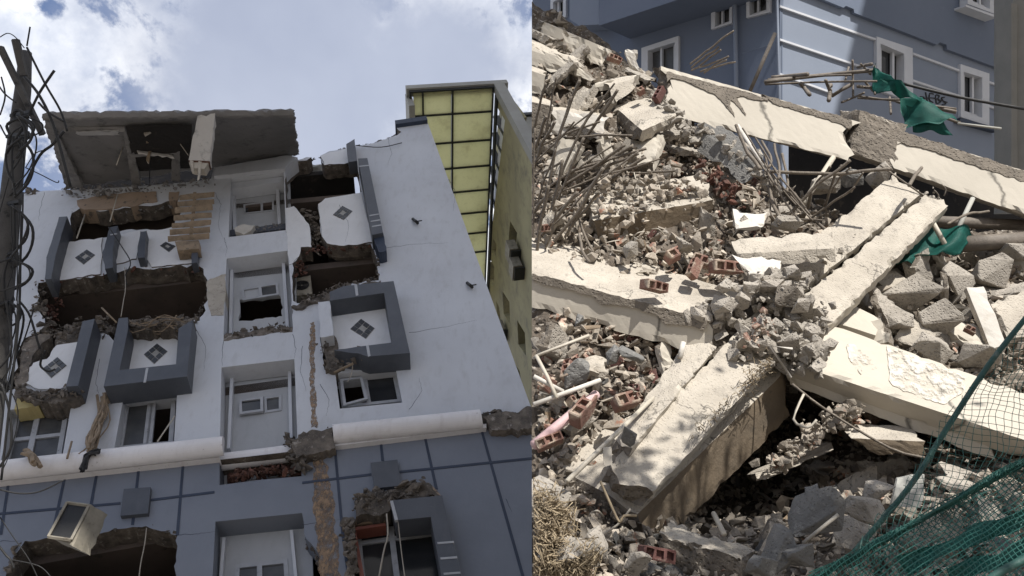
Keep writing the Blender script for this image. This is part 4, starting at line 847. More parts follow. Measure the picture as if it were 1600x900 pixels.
# scrawl sprayed on the right wall
GR = [[(1446, 144), (1449, 159)], [(1459, 147), (1453, 146), (1452, 156), (1458, 160)], [(1463, 162), (1462, 149), (1468, 150), (1465, 155), (1470, 159), (1464, 162)], [(1476, 152), (1471, 153), (1474, 158), (1478, 162), (1472, 164)], [(1444, 154), (1458, 153), (1480, 160)], [(1438, 151), (1444, 152), (1439, 157)]]
for g_ in GR: stroke(FR, g_, .012, .016, name='scrawl')
rp('door_hood', FR, [[(1501, 184), (1545, 196), (1560, 206), (1500, 190)]], .01, .16, 'groove')
# stone wall at the right border
SW = thing('stone_wall', P(1640, 400, 12), 'pale smooth wall closing the right edge behind the upper beam', 'wall')
bm = bmesh.new(); A, Bq = P(1583, -60, 12.5), P(1583, 330, 12.5); hexa_bm(bm, A, P(1720, -60, 12.0), P(1720, 330, 12.0), Bq, D(0, 0, -.5), seg=.3, amp=.004, chip=.01); emit('wall', bm, ['stone', 'stone'], SW)
bm = bmesh.new(); hexa_bm(bm, P(1580, 5, 12.45), P(1590, 6, 12.45), P(1590, 300, 12.45), P(1580, 300, 12.45), D(0, 0, -.4), seg=.3, amp=.004, chip=.01); emit('quoin', bm, ['stone', 'stone'], SW)

# ---- the heap
COL = {
 700: [(3.0, 1300), (3.4, 1010), (4.0, 880), (4.3, 820), (4.6, 760), (4.9, 675), (5.2, 590), (5.6, 510), (6.0, 420), (6.6, 300), (7.2, 170), (7.8, 50), (8.4, -40), (8.8, -50), (10, 160)],
 829: [(3.0, 1300), (3.4, 1010), (4.0, 880), (4.3, 820), (4.6, 760), (4.9, 675), (5.2, 590), (5.6, 510), (6.0, 420), (6.6, 300), (7.2, 180), (7.8, 70), (8.4, 8), (8.8, 10), (10, 180)],
 900: [(3.0, 1300), (3.4, 1010), (4.0, 890), (4.3, 830), (4.6, 770), (4.9, 685), (5.15, 600), (5.5, 510), (6.0, 410), (6.6, 300), (7.2, 190), (7.8, 95), (8.4, 45), (8.8, 50), (10, 200)],
 1000: [(3.0, 1300), (3.4, 1010), (4.0, 895), (4.4, 830), (4.8, 780), (5.0, 690), (5.1, 640), (5.5, 530), (6.0, 420), (6.5, 330), (7.0, 240), (7.5, 165), (8.1, 110), (8.6, 112), (10, 250)],
 1090: [(3.0, 1300), (3.4, 1020), (4.0, 905), (4.6, 850), (6.2, 790), (6.4, 640), (5.5, 590), (5.7, 520), (6.0, 440), (6.4, 360), (7.0, 290), (7.5, 230), (8.1, 205), (8.6, 215), (10, 300)],
 1200: [(3.0, 1300), (3.4, 1020), (4.0, 905), (4.6, 845), (6.8, 770), (7.0, 640), (5.6, 585), (5.8, 530), (6.1, 460), (6.4, 400), (6.8, 350), (7.3, 310), (8.0, 290), (8.6, 290), (10, 330)],
 1300: [(3.0, 1300), (3.4, 1020), (4.0, 900), (4.6, 825), (5.8, 730), (6.6, 660), (5.6, 600), (5.8, 540), (6.1, 470), (6.4, 410), (6.8, 370), (7.2, 345), (7.9, 335), (8.6, 335), (10, 380)],
 1400: [(3.0, 1300), (3.4, 1020), (4.0, 900), (4.6, 815), (5.4, 750), (6.2, 680), (5.5, 620), (5.8, 555), (6.2, 490), (6.6, 430), (6.9, 412), (7.3, 390), (8.0, 380), (8.6, 380), (10, 400)],
 1500: [(3.0, 1300), (3.4, 1010), (4.0, 890), (4.6, 800), (5.2, 740), (5.8, 690), (5.5, 640), (5.8, 565), (6.3, 485), (6.6, 440), (6.9, 405), (7.4, 375), (8.0, 370), (8.6, 370), (10, 400)],
 1600: [(3.0, 1300), (3.4, 1010), (4.0, 890), (4.6, 790), (5.0, 730), (5.3, 690), (5.5, 640), (5.8, 575), (6.3, 495), (6.6, 445), (6.9, 410), (7.4, 370), (8.0, 360), (8.6, 365), (10, 400)],
 2000: [(3.0, 1300), (3.4, 1010), (4.0, 890), (4.6, 790), (5.0, 730), (5.3, 690), (5.5, 640), (5.8, 575), (6.3, 495), (6.6, 445), (6.9, 410), (7.4, 370), (8.0, 360), (8.6, 365), (10, 400)]}
KX = sorted(COL); NT = 14
def prof(px, t):                 # distance and picture row of the heap surface, t runs from foot to back
    px = max(KX[0], min(KX[-1], px))
    for a, b in zip(KX, KX[1:]):
        if px <= b: break
    i = min(NT-1, int(t)); f = t-i; k = (px-a)/(b-a)
    g = lambda c, j: COL[c][i][j]*(1-f)+COL[c][i+1][j]*f
    return g(a, 0)*(1-k)+g(b, 0)*k, g(a, 1)*(1-k)+g(b, 1)*k
def surf(px, t):
    d, y = prof(px, t); return P(px, y, d)
def tinv(px, py):
    t = 1.0
    while t < 12:
        if prof(px, t)[1] <= py: return t
        t += .04
    return None
def inv(px, py):
    t = tinv(px, py); return None if t is None else prof(px, t)[0]
bm = bmesh.new(); NX, ND = 230, 190; G = []
for j in range(ND+1):
    tt_ = NT*j/ND; row = []
    for i in range(NX+1):
        px = 780+1100*i/NX; p = surf(px, tt_)
        nn = noise.noise(p*1.7)*.08+noise.noise(p*4.3)*.07+noise.noise(p*11)*.035+abs(noise.noise(p*23))*.03
        row.append(bm.verts.new(p+D(0, .75, .66)*nn+noise.noise_vector(p*9)*.03))
    G.append(row)
for j in range(ND):
    for i in range(NX): bm.faces.new((G[j][i], G[j][i+1], G[j+1][i+1], G[j+1][i]))
cut_side = []
g = bm.verts[:]+bm.edges[:]+bm.faces[:]
r = bmesh.ops.bisect_plane(bm, geom=g, plane_co=EYE, plane_no=SEAM_N, clear_inner=True)
ed = [x for x in r['geom_cut'] if isinstance(x, bmesh.types.BMEdge)]
r = bmesh.ops.extrude_edge_only(bm, edges=ed)
for v in r['geom']:
    if isinstance(v, bmesh.types.BMVert): v.co += D(0, -4.5, 0)+SEAM_N*.02
o = emit('debris_slope', bm, 'dust', recalc=True); tag(o, None, None, kind='structure')
LITRND = random.Random(11)

# grit: one mass of small crumbs
bm = bmesh.new(); rnd = random.Random(5)
def normal_at(px, d):
    a = surf(px-6, d); b = surf(px+6, d); c = surf(px, d-.1); e = surf(px, d+.1); n_ = (b-a).cross(e-c).normalized()
    return n_ if n_.dot(D(0, .7, .7)) > 0 else -n_
cnt = 0
for k in range(10500):
    px = rnd.uniform(836, 1640); py = rnd.uniform(0, 930)
    d = tinv(px, py)
    if d is None or d > 11.9: continue
    s = rnd.choice((.009, .012, .016, .022, .03, .038))*1.1; p = surf(px, d)+normal_at(px, d)*rnd.uniform(.01, .09)
    if seam_dist(p) < s*1.3: continue
    hull_bm(bm, p, s, s*rnd.uniform(.5, 1), s*rnd.uniform(.4, .9), rrot(rnd), rnd, 8, .5); cnt += 1
for k in range(4600):
    px = rnd.uniform(836, 1640); py = rnd.uniform(0, 900); d = tinv(px, py)
    if d is None or d > 11.9: continue
    s = .026+.075*rnd.random()**2.4; p = surf(px, d)+normal_at(px, d)*rnd.uniform(.02, .1)
    if seam_dist(p) < s*1.3: continue
    hull_bm(bm, p, s, s*rnd.uniform(.5, 1), s*rnd.uniform(.15, .5), rrot(rnd), rnd, 9, .4)
tag(emit('gravel', bm, 'grit'), 'crushed concrete crumbs and grit over the whole slope', 'gravel', kind='stuff')

# ---- big pieces, one by one
def slabthing(name, label, cat, a, b, c, d, T, mats=('conc', 'conc_dark'), seam=False, **kw):
    o = block(name, a, b, c, d, T, list(mats), None, seam, **kw); return tag(o, label, cat)
dn = lambda t, z=0, x=0: D(x, -t, z)
# upper beam, two lengths with a torn column joint between them
def beam(label, a, b, c, d, T, mats, seam=False, **kw):
    return slabthing('concrete_beam', label, 'beam', a, b, c, d, T, mats, seam, **kw)
def twoface(label, ftl, ftr, fbr, fbl, depth, name='concrete_beam', cat='beam', seam=False, topm='conc', facem='conc_face', endm='conc_dark', seg=.05, amp=.0035, chip=.022, seed=0, endrag=.05, Tv=None):
    """front face given by four picture points with depths, thickness goes backwards; faces pointing up get the rough top material"""
    A, Bq, C, Dd = P(*ftl), P(*ftr), P(*fbr), P(*fbl); bm = bmesh.new()
    T = Tv if Tv is not None else D(0, .25, -1).normalized()*depth
    hexa_bm(bm, A, Bq, C, Dd, T, seg=seg, amp=amp, chip=chip, seed=seed, endrag=endrag)
    bmesh.ops.recalc_face_normals(bm, faces=bm.faces)
    fn = (Bq-A).cross(Dd-A).normalized(); fn = fn if fn.dot(EYE-A) > 0 else -fn
    for f in bm.faces:
        if f.material_index == 1: f.material_index = 2
        elif abs(f.normal.dot(fn)) > .75: f.material_index = 1
    if seam: cut_seam(bm)
    o = emit(name, bm, [topm, facem, endm], recalc=False); return tag(o, label, cat)
twoface('upper pale concrete beam sloping down from the wall window to the torn joint', (1036, 104, 7.65), (1334, 188, 7.15), (1322, 250, 6.95), (1040, 178, 7.4), .42, endrag=.12, seed=1)
twoface('upper pale concrete beam running from the torn joint out of the right edge', (1402, 203, 7.1), (1680, 292, 6.7), (1680, 364, 6.5), (1394, 262, 6.95), .45, endrag=.08, seed=2)
twoface('rough dark stub of column joining the two upper beams', (1345, 172, 7.2), (1414, 194, 7.1), (1402, 264, 6.95), (1328, 240, 7.05), .5, name='column_stub', cat='column stub', facem='conc_dark', topm='conc', seg=.03, amp=.02, chip=.03, endrag=.03, seed=5)
def lumpthing(name, label, cat, pts, size, n, m, seed, spread=6, group=None, seam=True):
    n = int(n*1.7); rnd = random.Random(seed); bm = bmesh.new(); P3 = [Vector(p) for p in pts]
    for k in range(n):
        i = rnd.randrange(len(P3)-1); t = rnd.random(); q = P3[i].lerp(P3[i+1], t); s = size*rnd.uniform(.35, 1.1)
        s = size*(.22+1.1*rnd.random()**2.2); c = P(q.x+rnd.gauss(0, spread), q.y+rnd.gauss(0, spread), q.z+rnd.gauss(0, .04))
        if seam and seam_dist(c) < s*1.1: continue
        hull_bm(bm, c, s, s*rnd.uniform(.5, .9), s*rnd.uniform(.4, .9), rrot(rnd), rnd, 12, .45)
    return tag(emit(name, bm, m), label, cat, group, 'stuff')
# stain runs on the upper beam
FB = Frame(P(1036, 104, 7.65), P(1334, 188, 7.15)-P(1036, 104, 7.65), P(1036, 104, 7.65)-P(1040, 178, 7.4))
if FB.n.dot(EYE-FB.o) < 0: FB.n = -FB.n
ub = thing('mortar_run', P(1140, 150, 7.45), 'dark mortar that ran down the face of the upper beam', 'mortar')
prism('run', FB, [rag([(1042, 112), (1090, 124), (1127, 134), (1160, 142), (1185, 150), (1200, 152), (1200, 158), (1172, 154), (1160, 150), (1150, 152), (1158, 165), (1166, 178), (1165, 181), (1158, 172), (1148, 160), (1142, 156), (1140, 165), (1147, 176), (1148, 183), (1138, 170), (1128, 158), (1115, 146), (1095, 138), (1070, 126), (1048, 122), (1042, 128)], 1.4, 4, 3)], -.02, .012, 'conc_dark', ub)
# left broad beam, top face up
def topbeam(label, bl, br, fr_, fl, h, seam=False, topm='conc', facem='conc_face', Tv=None, name='concrete_beam', cat='beam', **kw):
    A, Bq, C, Dd = P(*fl), P(*fr_), P(*br), P(*bl); bm = bmesh.new(); T = Tv if Tv is not None else D(0, -h, 0)
    kw.setdefault('seg', .05); kw.setdefault('amp', .004); kw.setdefault('chip', .026)
    hexa_bm(bm, A, Bq, C, Dd, T, **kw); bmesh.ops.recalc_face_normals(bm, faces=bm.faces)
    tn = (Bq-A).cross(Dd-A).normalized()
    for f in bm.faces:
        if f.material_index == 1: f.material_index = 2
        elif abs(f.normal.dot(tn)) < .7: f.material_index = 1
    if seam: cut_seam(bm)
    o = emit(name, bm, [topm, facem, 'conc_dark'], recalc=False); return tag(o, label, cat)
topbeam('broad pale beam lying in the middle left with a red brick on it', (800, 352, 6.4), (1190, 462, 5.75), (1110, 502, 5.25), (800, 418, 5.6), .25, seam=True, endrag=.12, seed=4, seg=.045)
LM = 'conc_dark'
tt = thing('mortar_run', P(960, 465, 5.5), 'dark ragged mortar seam along the front of the middle left beam', 'mortar')
FM = Frame(P(800, 418, 5.6), P(1110, 502, 5.25)-P(800, 418, 5.6), D(0, 1, 0))
if FM.n.dot(EYE-FM.o) < 0: FM.n = -FM.n
prism('run', FM, [rag([(832, 427), (860, 434), (930, 453), (1000, 472), (1060, 488), (1106, 501), (1100, 515), (1082, 510), (1060, 506), (1040, 508), (1028, 494), (1000, 483), (960, 476), (935, 472), (925, 462), (890, 453), (866, 448), (845, 443), (832, 438)], 2, 5, 3)], .0, .02, 'conc_dark', tt)
# diagonal slab in two halves over a deeper dark beam
Nup = D(.1, .72, .68)
topbeam('long diagonal slab half nearest the left, cracked along its length', (1190, 438, 5.85), (1398, 270, 6.85), (1440, 302, 6.65), (1232, 474, 5.6), .1, seed=6, seg=.045, chip=.03, endrag=.1, Tv=-Nup*.12)
topbeam('lower left length of the cracked diagonal slab', (957, 690, 4.5), (1080, 524, 5.38), (1124, 538, 5.2), (992, 696, 4.38), .1, seed=7, seg=.04, Tv=-Nup*.1, endrag=.08)
topbeam('wide lower face of the diagonal slab ending in a broken corner', (950, 728, 4.35), (1188, 480, 5.55), (1250, 520, 5.35), (1018, 772, 4.2), .1, seed=8, seg=.04, Tv=-Nup*.13, endrag=.08)
topbeam('upper right length of the diagonal slab with bare stirrups on its edge', (1238, 476, 5.55), (1446, 304, 6.6), (1482, 322, 6.5), (1296, 512, 5.4), .1, seed=9, seg=.045, Tv=-Nup*.16, endrag=.1)
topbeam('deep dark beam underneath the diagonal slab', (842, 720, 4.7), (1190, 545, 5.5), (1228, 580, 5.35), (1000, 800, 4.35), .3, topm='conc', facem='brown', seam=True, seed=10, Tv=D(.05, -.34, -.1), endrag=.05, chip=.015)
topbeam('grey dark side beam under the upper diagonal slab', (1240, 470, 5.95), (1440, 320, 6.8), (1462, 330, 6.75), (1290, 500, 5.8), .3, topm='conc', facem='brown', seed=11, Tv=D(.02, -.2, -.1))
# crossing beam right
topbeam('bright sunlit crossing beam running down to the right under dappled shade', (1268, 496, 5.6), (1640, 628, 5.1), (1640, 700, 4.75), (1232, 566, 5.2), .2, seed=12, seg=.045, Tv=D(.02, -.13, -.14), endrag=.1, topm='conc_face')
twoface('dark lower length of the crossing beam in shade', (1230, 574, 5.3), (1560, 688, 4.95), (1560, 722, 4.95), (1236, 602, 5.3), .4, seed=13)
# whitewash patches on it
FX = Frame(P(1232, 566, 5.2), P(1640, 700, 4.75)-P(1232, 566, 5.2), P(1268, 496, 5.6)-P(1232, 566, 5.2))
if FX.n.dot(EYE-FX.o) < 0: FX.n = -FX.n
ww = thing('whitewash', FX.W(1, .2, 0), 'flaking whitewash patches on the sunlit crossing beam', 'whitewash')
prism('patch', FX, [rag([(1324, 537), (1338, 540), (1350, 552), (1362, 562), (1372, 574), (1362, 576), (1350, 572), (1346, 585), (1336, 574), (1328, 562)], 2, 4, 3)], -.004, .004, 'wash', ww)
prism('patch', FX, [rag([(1386, 540), (1420, 552), (1450, 566), (1480, 577), (1510, 588), (1505, 612), (1480, 630), (1440, 622), (1408, 608), (1392, 598), (1388, 570)], 2.5, 5, 5)], -.004, .004, 'wash', ww)
# node where the beams meet
lumpthing('crushed_joint', 'mass of crushed concrete where the crossing beams meet', 'rubble', [(1090, 500, 5.35), (1130, 485, 5.3), (1190, 460, 5.45), (1235, 450, 5.5), (1270, 500, 5.3), (1265, 560, 5.1)], .085, 170, 'chunk', 3, 15)
lumpthing('crushed_joint', 'crumbled concrete below the joint of the crossing beams', 'rubble', [(1165, 545, 5.1), (1200, 520, 5.2), (1230, 540, 5.2), (1262, 560, 5.1)], .065, 150, 'chunk', 4, 14)
def rock(name, label, px, py, d, sx, sy, sz, m, seed, cat='concrete chunk', boxy=.3, n=12, group=None, rot=None, ch=None):
    rnd = random.Random(seed); bm = bmesh.new(); hull_bm(bm, P(px, py, d), sx, sy, sz, rot or rrot(rnd), rnd, n, boxy)
    bmesh.ops.bevel(bm, geom=bm.edges[:], offset=min(sx, sy, sz)*.035, segments=1, affect='EDGES')
    bmesh.ops.triangulate(bm, faces=bm.faces)
    if max(sx, sy, sz) > .12:
        bmesh.ops.subdivide_edges(bm, edges=bm.edges, cuts=2, use_grid_fill=True)
        for v in bm.verts: v.co += noise.noise_vector(v.co*22+Vector((seed, 0, 0)))*.008
    cut_seam(bm) if seam_dist(P(px, py, d)) < max(sx, sy, sz)*1.2 else None
    return tag(emit(name, bm, m), label, cat, group)
rock('concrete_chunk', 'dark grey lump in the middle of the crushed joint', 1232, 462, 5.3, .14, .1, .1, 'conc_dark', 2)
# plates and slabs lying about
S = slabthing
S('concrete_slab', 'bright flat slab tongue resting across the diagonal slab', 'slab', (1140, 374, 5.9), (1300, 360, 5.95), (1306, 388, 5.7), (1150, 396, 5.75), dn(.1), ('conc', 'conc_dark'), seed=20, seg=.04, chip=.03)
S('concrete_slab', 'bright broken wedge under the flat slab tongue', 'slab', (1142, 396, 5.7), (1222, 404, 5.65), (1218, 428, 5.5), (1170, 428, 5.5), dn(.07), ('tilew', 'conc_dark'), seed=21, seg=.035, chip=.03)
S('white_plate', 'white plaster plate tipped behind the slab tongue', 'plate', (1145, 326, 6.3), (1200, 331, 6.3), (1196, 352, 6.1), (1148, 357, 6.1), D(0, -.03, -.03), ('tilew', 'conc'), seed=22, seg=.04, chip=.03)
S('white_plate', 'white upright plate catching the sun near the top of the heap', 'plate', (975, 76, 7.6), (996, 78, 7.6), (1001, 112, 7.6), (985, 104, 7.6), D(0, 0, -.05), ('tilew', 'tilew'), seed=23, seg=.03, chip=.04)
twoface('big slab of brown concrete with rubble on its top, left of centre', (926, 345, 6.1), (1114, 312, 6.35), (1110, 362, 6.45), (930, 412, 6.2), .45, name='concrete_slab', cat='slab', facem='brown', seed=24, Tv=D(.02, .28, -.45))
twoface('grey plastered slab leaning below the upper beam', (1095, 207, 6.9), (1192, 262, 6.6), (1166, 292, 6.6), (1090, 236, 6.9), .14, name='concrete_slab', cat='slab', facem='chunkg', seed=25, chip=.03, Tv=D(.08, .14, -.05))
twoface('long chipped block on the top left of the heap', (846, 32, 7.9), (958, 80, 7.7), (948, 108, 7.7), (835, 62, 7.9), .35, name='concrete_block', cat='block', seed=26, seg=.035, chip=.06, endrag=.1, seam=True, Tv=D(.02, .1, -.3))
twoface('second chipped block under the long top left block', (800, 56, 7.6), (905, 98, 7.4), (930, 128, 7.3), (800, 100, 7.6), .3, name='concrete_block', cat='block', seed=27, seg=.035, chip=.06, endrag=.1, seam=True, Tv=D(.02, .12, -.25))
topbeam_late = ('bright slab with jagged front above the rebar tangle', (960, 166, 7.3), (1016, 150, 7.4), (1060, 178, 6.95), (1004, 204, 6.8), .2)
twoface('white faced concrete block half hidden by rods on the left', (862, 168, 7.0), (948, 182, 6.95), (940, 220, 6.9), (858, 212, 7.0), .3, name='concrete_block', cat='block', facem='tilew', seed=29, chip=.04, Tv=D(0, .1, -.3))
twoface('square cut block at the left border of the heap', (800, 100, 7.2), (852, 118, 7.1), (848, 150, 7.1), (800, 145, 7.2), .25, name='concrete_block', cat='block', seed=30, chip=.05, seam=True, Tv=D(.02, .1, -.2))
twoface('dark concrete block under the left border block', (800, 150, 7.0), (860, 165, 6.95), (856, 215, 6.95), (800, 215, 7.0), .25, name='concrete_block', cat='block', facem='conc_dark', seed=31, chip=.05, seam=True, Tv=D(.02, .1, -.2))
twoface('short grey block lying across the upper rubble', (946, 136, 7.3), (992, 122, 7.35), (995, 138, 7.3), (962, 160, 7.2), .2, name='concrete_block', cat='block', facem='conc', seed=32, chip=.03, seg=.03, Tv=D(0, .08, -.12))
topbeam('rough concrete chunk at the foot of the dark hollow', (1046, 812, 4.3), (1182, 858, 4.1), (1158, 874, 3.9), (1030, 832, 4.05), .2, name='concrete_block', cat='block', facem='conc_dark', seed=33, chip=.05, seg=.022, amp=.012, Tv=D(0, -.24, -.03))
twoface('square topped slab end in the dark below the crossing beam', (1180, 742, 5.0), (1300, 690, 5.2), (1310, 700, 5.1), (1190, 752, 4.9), .2, name='concrete_slab', cat='slab', facem='conc', seed=34, chip=.03, Tv=D(0, -.04, -.2))
twoface('brown block with a lit top corner in the hollow on the right', (1330, 685, 4.95), (1448, 690, 4.9), (1446, 710, 4.9), (1370, 712, 4.95), .25, name='concrete_block', cat='block', facem='brown', seed=35, Tv=D(0, .06, -.22))
S('metal_sheet', 'pale bluish sheet standing behind the green mesh', 'panel', (1402, 748, 4.4), (1450, 738, 4.4), (1440, 795, 4.3), (1392, 790, 4.3), D(0, 0, -.02), ('capg', 'capg'), seed=36, seg=.06, chip=.02)
S('grey_plate', 'curved grey plate leaning at the bottom centre', 'plate', (1262, 770, 4.1), (1284, 766, 4.1), (1312, 822, 3.95), (1246, 845, 3.9), D(0, .02, -.06), ('chunkg', 'chunkg'), seed=37, seg=.04, chip=.03)
S('wooden_board', 'long pale board lying upright on the right rubble', 'board', (1510, 448, 6.0), (1538, 446, 6.0), (1572, 538, 5.75), (1548, 545, 5.75), D(0, -.03, -.04), ('tilew', 'conc'), seed=38, seg=.06, chip=.01)
S('concrete_slab', 'big plain slab tilted on the right edge of the rubble', 'slab', (1545, 470, 6.0), (1640, 440, 6.2), (1640, 520, 5.9), (1575, 530, 5.8), D(0, -.08, -.08), ('conc', 'conc_dark'), seed=39, seg=.05, chip=.03)
S('concrete_slab', 'smooth shaded slab between the crossing beam and right rubble', 'slab', (1330, 475, 5.9), (1378, 500, 5.8), (1368, 524, 5.6), (1310, 505, 5.7), D(0, -.06, -.05), ('conc_face', 'conc'), seed=40, seg=.05, chip=.015)
S('broken_socket_plate', 'small pale strap plate with three dark holes by the conduit', 'strap plate', (942, 700, 4.25), (956, 698, 4.25), (957, 726, 4.2), (944, 730, 4.2), D(0, 0, -.02), ('pipe', 'pipe'), seed=41, seg=.02, chip=.004, amp=.001)
topbeam(*topbeam_late, name='concrete_slab', cat='slab', seed=28, Tv=D(-.03, -.11, -.06), facem='conc')
# bricks
def brick_bm(rnd, holes=3):
    bm = bmesh.new(); bmesh.ops.create_cube(bm, size=1)
    for v in bm.verts: v.co = Vector((v.co.x*.2, v.co.y*.1, v.co.z*.075))
    bmesh.ops.bevel(bm, geom=bm.edges[:], offset=.006, segments=1, affect='EDGES')
    fs = [f for f in bm.faces if abs(f.normal.y) > .9 and f.calc_area() > .008]
    for f in fs:
        es = [e for e in f.edges if abs((e.verts[0].co-e.verts[1].co).x) > .1]
        bmesh.ops.subdivide_edges(bm, edges=es, cuts=holes-1)
    bm.faces.ensure_lookup_table()
    big = [f for f in bm.faces if f.normal.y < -.9 and f.calc_area() > .0015]
    res = bmesh.ops.bisect_plane  # cores
    big = [f for f in bm.faces if abs(f.normal.y) > .9]
    for f in list(bm.faces):
        if abs(f.normal.y) > .9 and len(f.verts) >= 4 and f.calc_area() > .0015:
            pass
    ff = [f for f in bm.faces if abs(f.normal.y) > .9 and f.calc_area() > .0015]
    # split the long faces into cells
    for f in ff:
        tb = sorted([v for v in f.verts], key=lambda v: v.co.x)
        xs = sorted(set(round(v.co.x, 4) for v in tb))
        for x in xs[1:-1]:
            pr = [v for v in f.verts if abs(v.co.x-x) < 1e-3] if f.is_valid else []
    newf = []
    for f in ff:
        cur = f
        while True:
            cand = None
            vsx = {}
            for v in cur.verts: vsx.setdefault(round(v.co.x, 3), []).append(v)
            xs = sorted(vsx)
            for x in xs[1:-1]:
                if len(vsx[x]) == 2 and min(abs(x-xs[0]), abs(x-xs[-1])) > .01: cand = vsx[x]; break
            if not cand: newf.append(cur); break
            r = bmesh.utils.face_split(cur, cand[0], cand[1])[0]
            a, b = (cur, r) if sum(v.co.x for v in cur.verts)/len(cur.verts) < sum(v.co.x for v in r.verts)/len(r.verts) else (r, cur)
            newf.append(a); cur = b
    for f in newf:
        if f.is_valid and f.calc_area() > .0008:
            r = bmesh.ops.inset_individual(bm, faces=[f], thickness=.011)
            e = bmesh.ops.extrude_discrete_faces(bm, faces=[f])['faces']
            for g_ in e:
                n_ = g_.normal.copy()
                for v in g_.verts: v.co -= n_*.03
    bmesh.ops.remove_doubles(bm, verts=bm.verts, dist=1e-5)
    for v in bm.verts: v.co += noise.noise_vector(v.co*25+Vector((rnd.random()*9, 0, 0)))*.006
    return bm
def brickbat_bm(rnd):
    bm = bmesh.new(); hull_bm(bm, Vector((0, 0, 0)), .075, .06, .045, Matrix.Identity(3), rnd, 14, .8); return bm
def snap(bm, rnd):
    g = bm.verts[:]+bm.edges[:]+bm.faces[:]; r = bmesh.ops.bisect_plane(bm, geom=g, plane_co=(rnd.uniform(.0, .06), 0, 0), plane_no=Vector((1, rnd.uniform(-.5, .5), rnd.uniform(-.6, .6))).normalized(), clear_outer=True)
    e = [x for x in r['geom_cut'] if isinstance(x, bmesh.types.BMEdge)]; f = bmesh.ops.holes_fill(bm, edges=e)['faces']
    if f:
        p = bmesh.ops.poke(bm, faces=f)['verts']
        for v in p: v.co += Vector((rnd.uniform(-.03, .0), rnd.uniform(-.01, .01), 0))
    return bm
def mesh_of(name, bm, m):
    bmesh.ops.recalc_face_normals(bm, faces=bm.faces)
    me = bpy.data.meshes.new(name); bm.to_mesh(me); bm.free(); me.materials.append(M[m]); return me
rnd = random.Random(21)
BR = [mesh_of('brick', brick_bm(rnd) if q_ == 1 else snap(brick_bm(rnd), rnd), 'brick') for q_ in range(4)]+[mesh_of('brick', brick_bm(rnd), 'brickd')]
BT = [mesh_of('brickbat', brickbat_bm(rnd), 'brick') for _ in range(5)]
def chunk_me(rnd, m, big=False):
    bm = bmesh.new(); hull_bm(bm, Vector((0, 0, 0)), 1, rnd.uniform(.55, .85), rnd.uniform(.25, .6), Matrix.Identity(3), rnd, rnd.randint(9, 14), rnd.uniform(.2, .65))
    bmesh.ops.bevel(bm, geom=bm.edges[:], offset=.022, segments=1, affect='EDGES'); bmesh.ops.triangulate(bm, faces=bm.faces)
    bmesh.ops.subdivide_edges(bm, edges=bm.edges, cuts=1, use_grid_fill=True)
    for v in bm.verts: v.co += noise.noise_vector(v.co*4+Vector((rnd.random()*.3, 0, 0)))*.035
    return mesh_of('concrete_chunk', bm, m)
CH = [chunk_me(rnd, 'chunk') for _ in range(12)]+[chunk_me(rnd, 'chunkg') for _ in range(6)]
def inst(name, me, px, py, d, s, rot, label, cat, group):
    o = bpy.data.objects.new(name, me); link(o); o.location = P(px, py, d); o.rotation_mode = 'QUATERNION'; o.rotation_quaternion = rot.to_quaternion(); o.scale = (s, s, s) if not isinstance(s, tuple) else s
    return tag(o, label, cat, group)
def face_rot(ax, ay, az): return CR @ Matrix.Rotation(math.radians(az), 3, 'Z') @ Matrix.Rotation(math.radians(ay), 3, 'Y') @ Matrix.Rotation(math.radians(ax), 3, 'X')
for (x, y, d, s, r, k, lb) in (
    (1022, 447, 5.35, .95, (80, 30, -12), 1, 'lone red brick sitting on the middle left beam'),
    (1060, 395, 5.75, 1.05, (65, 20, 25), 0, 'cored red brick tilted above its neighbours at the centre'),
    (1102, 410, 5.7, .95, (70, -20, -20), 2, 'red brick in the middle of the central brick cluster'),
    (1135, 418, 5.6, 1.15, (80, 10, -5), 3, 'red cored brick at the right of the central cluster'),
    (1085, 420, 5.6, .8, (20, 30, 60), 1, 'red brick low in the central cluster'),
    (855, 356, 6.0, .8, (95, 0, 5), 2, 'red brick at the left end of the middle left beam'),
    (1026, 866, 3.75, .85, (70, 10, -14), 4, 'dark red cored brick in the foreground hollow'),
    (905, 562, 5.0, .8, (60, 30, 30), 0, 'orange red brick standing in the lower left rubble'),
    (888, 580, 4.9, .8, (40, 50, 70), 1, 'orange red brick leaning behind the grey chunk'),
    (985, 625, 4.7, 1.1, (60, 20, 12), 2, 'large red brick beside the end of the white conduit'),
    (912, 640, 4.6, 1.1, (50, 40, 42), 3, 'dusty pink brick beside the pink strip'),
    (862, 590, 4.9, .9, (40, 10, 50), 0, 'red brick by the bent white rod'),
    (858, 690, 4.45, .8, (60, 10, 20), 1, 'dusty red brick on the grit by the border'),
    (1340, 330, 6.6, .45, (60, 30, 40), 1, 'small red brick bit on the upper diagonal slab'),
    (1520, 518, 5.75, .6, (75, -30, -35), 2, 'striped red and white brick in the right rubble'),
    (1030, 148, 7.2, .8, (40, 20, 60), 4, 'dark red brick lodged at the head of the upper beam'),
    (1006, 140, 7.2, .7, (50, 20, 30), 0, 'red brick near the head of the upper beam'),
    (960, 92, 7.5, .7, (70, 10, -20), 1, 'red brick on the skyline next to the white plate')):
    inst('brick', BR[k], x, y, d, s*1.0, face_rot(*r), lb, 'brick', 'loose bricks on the heap')
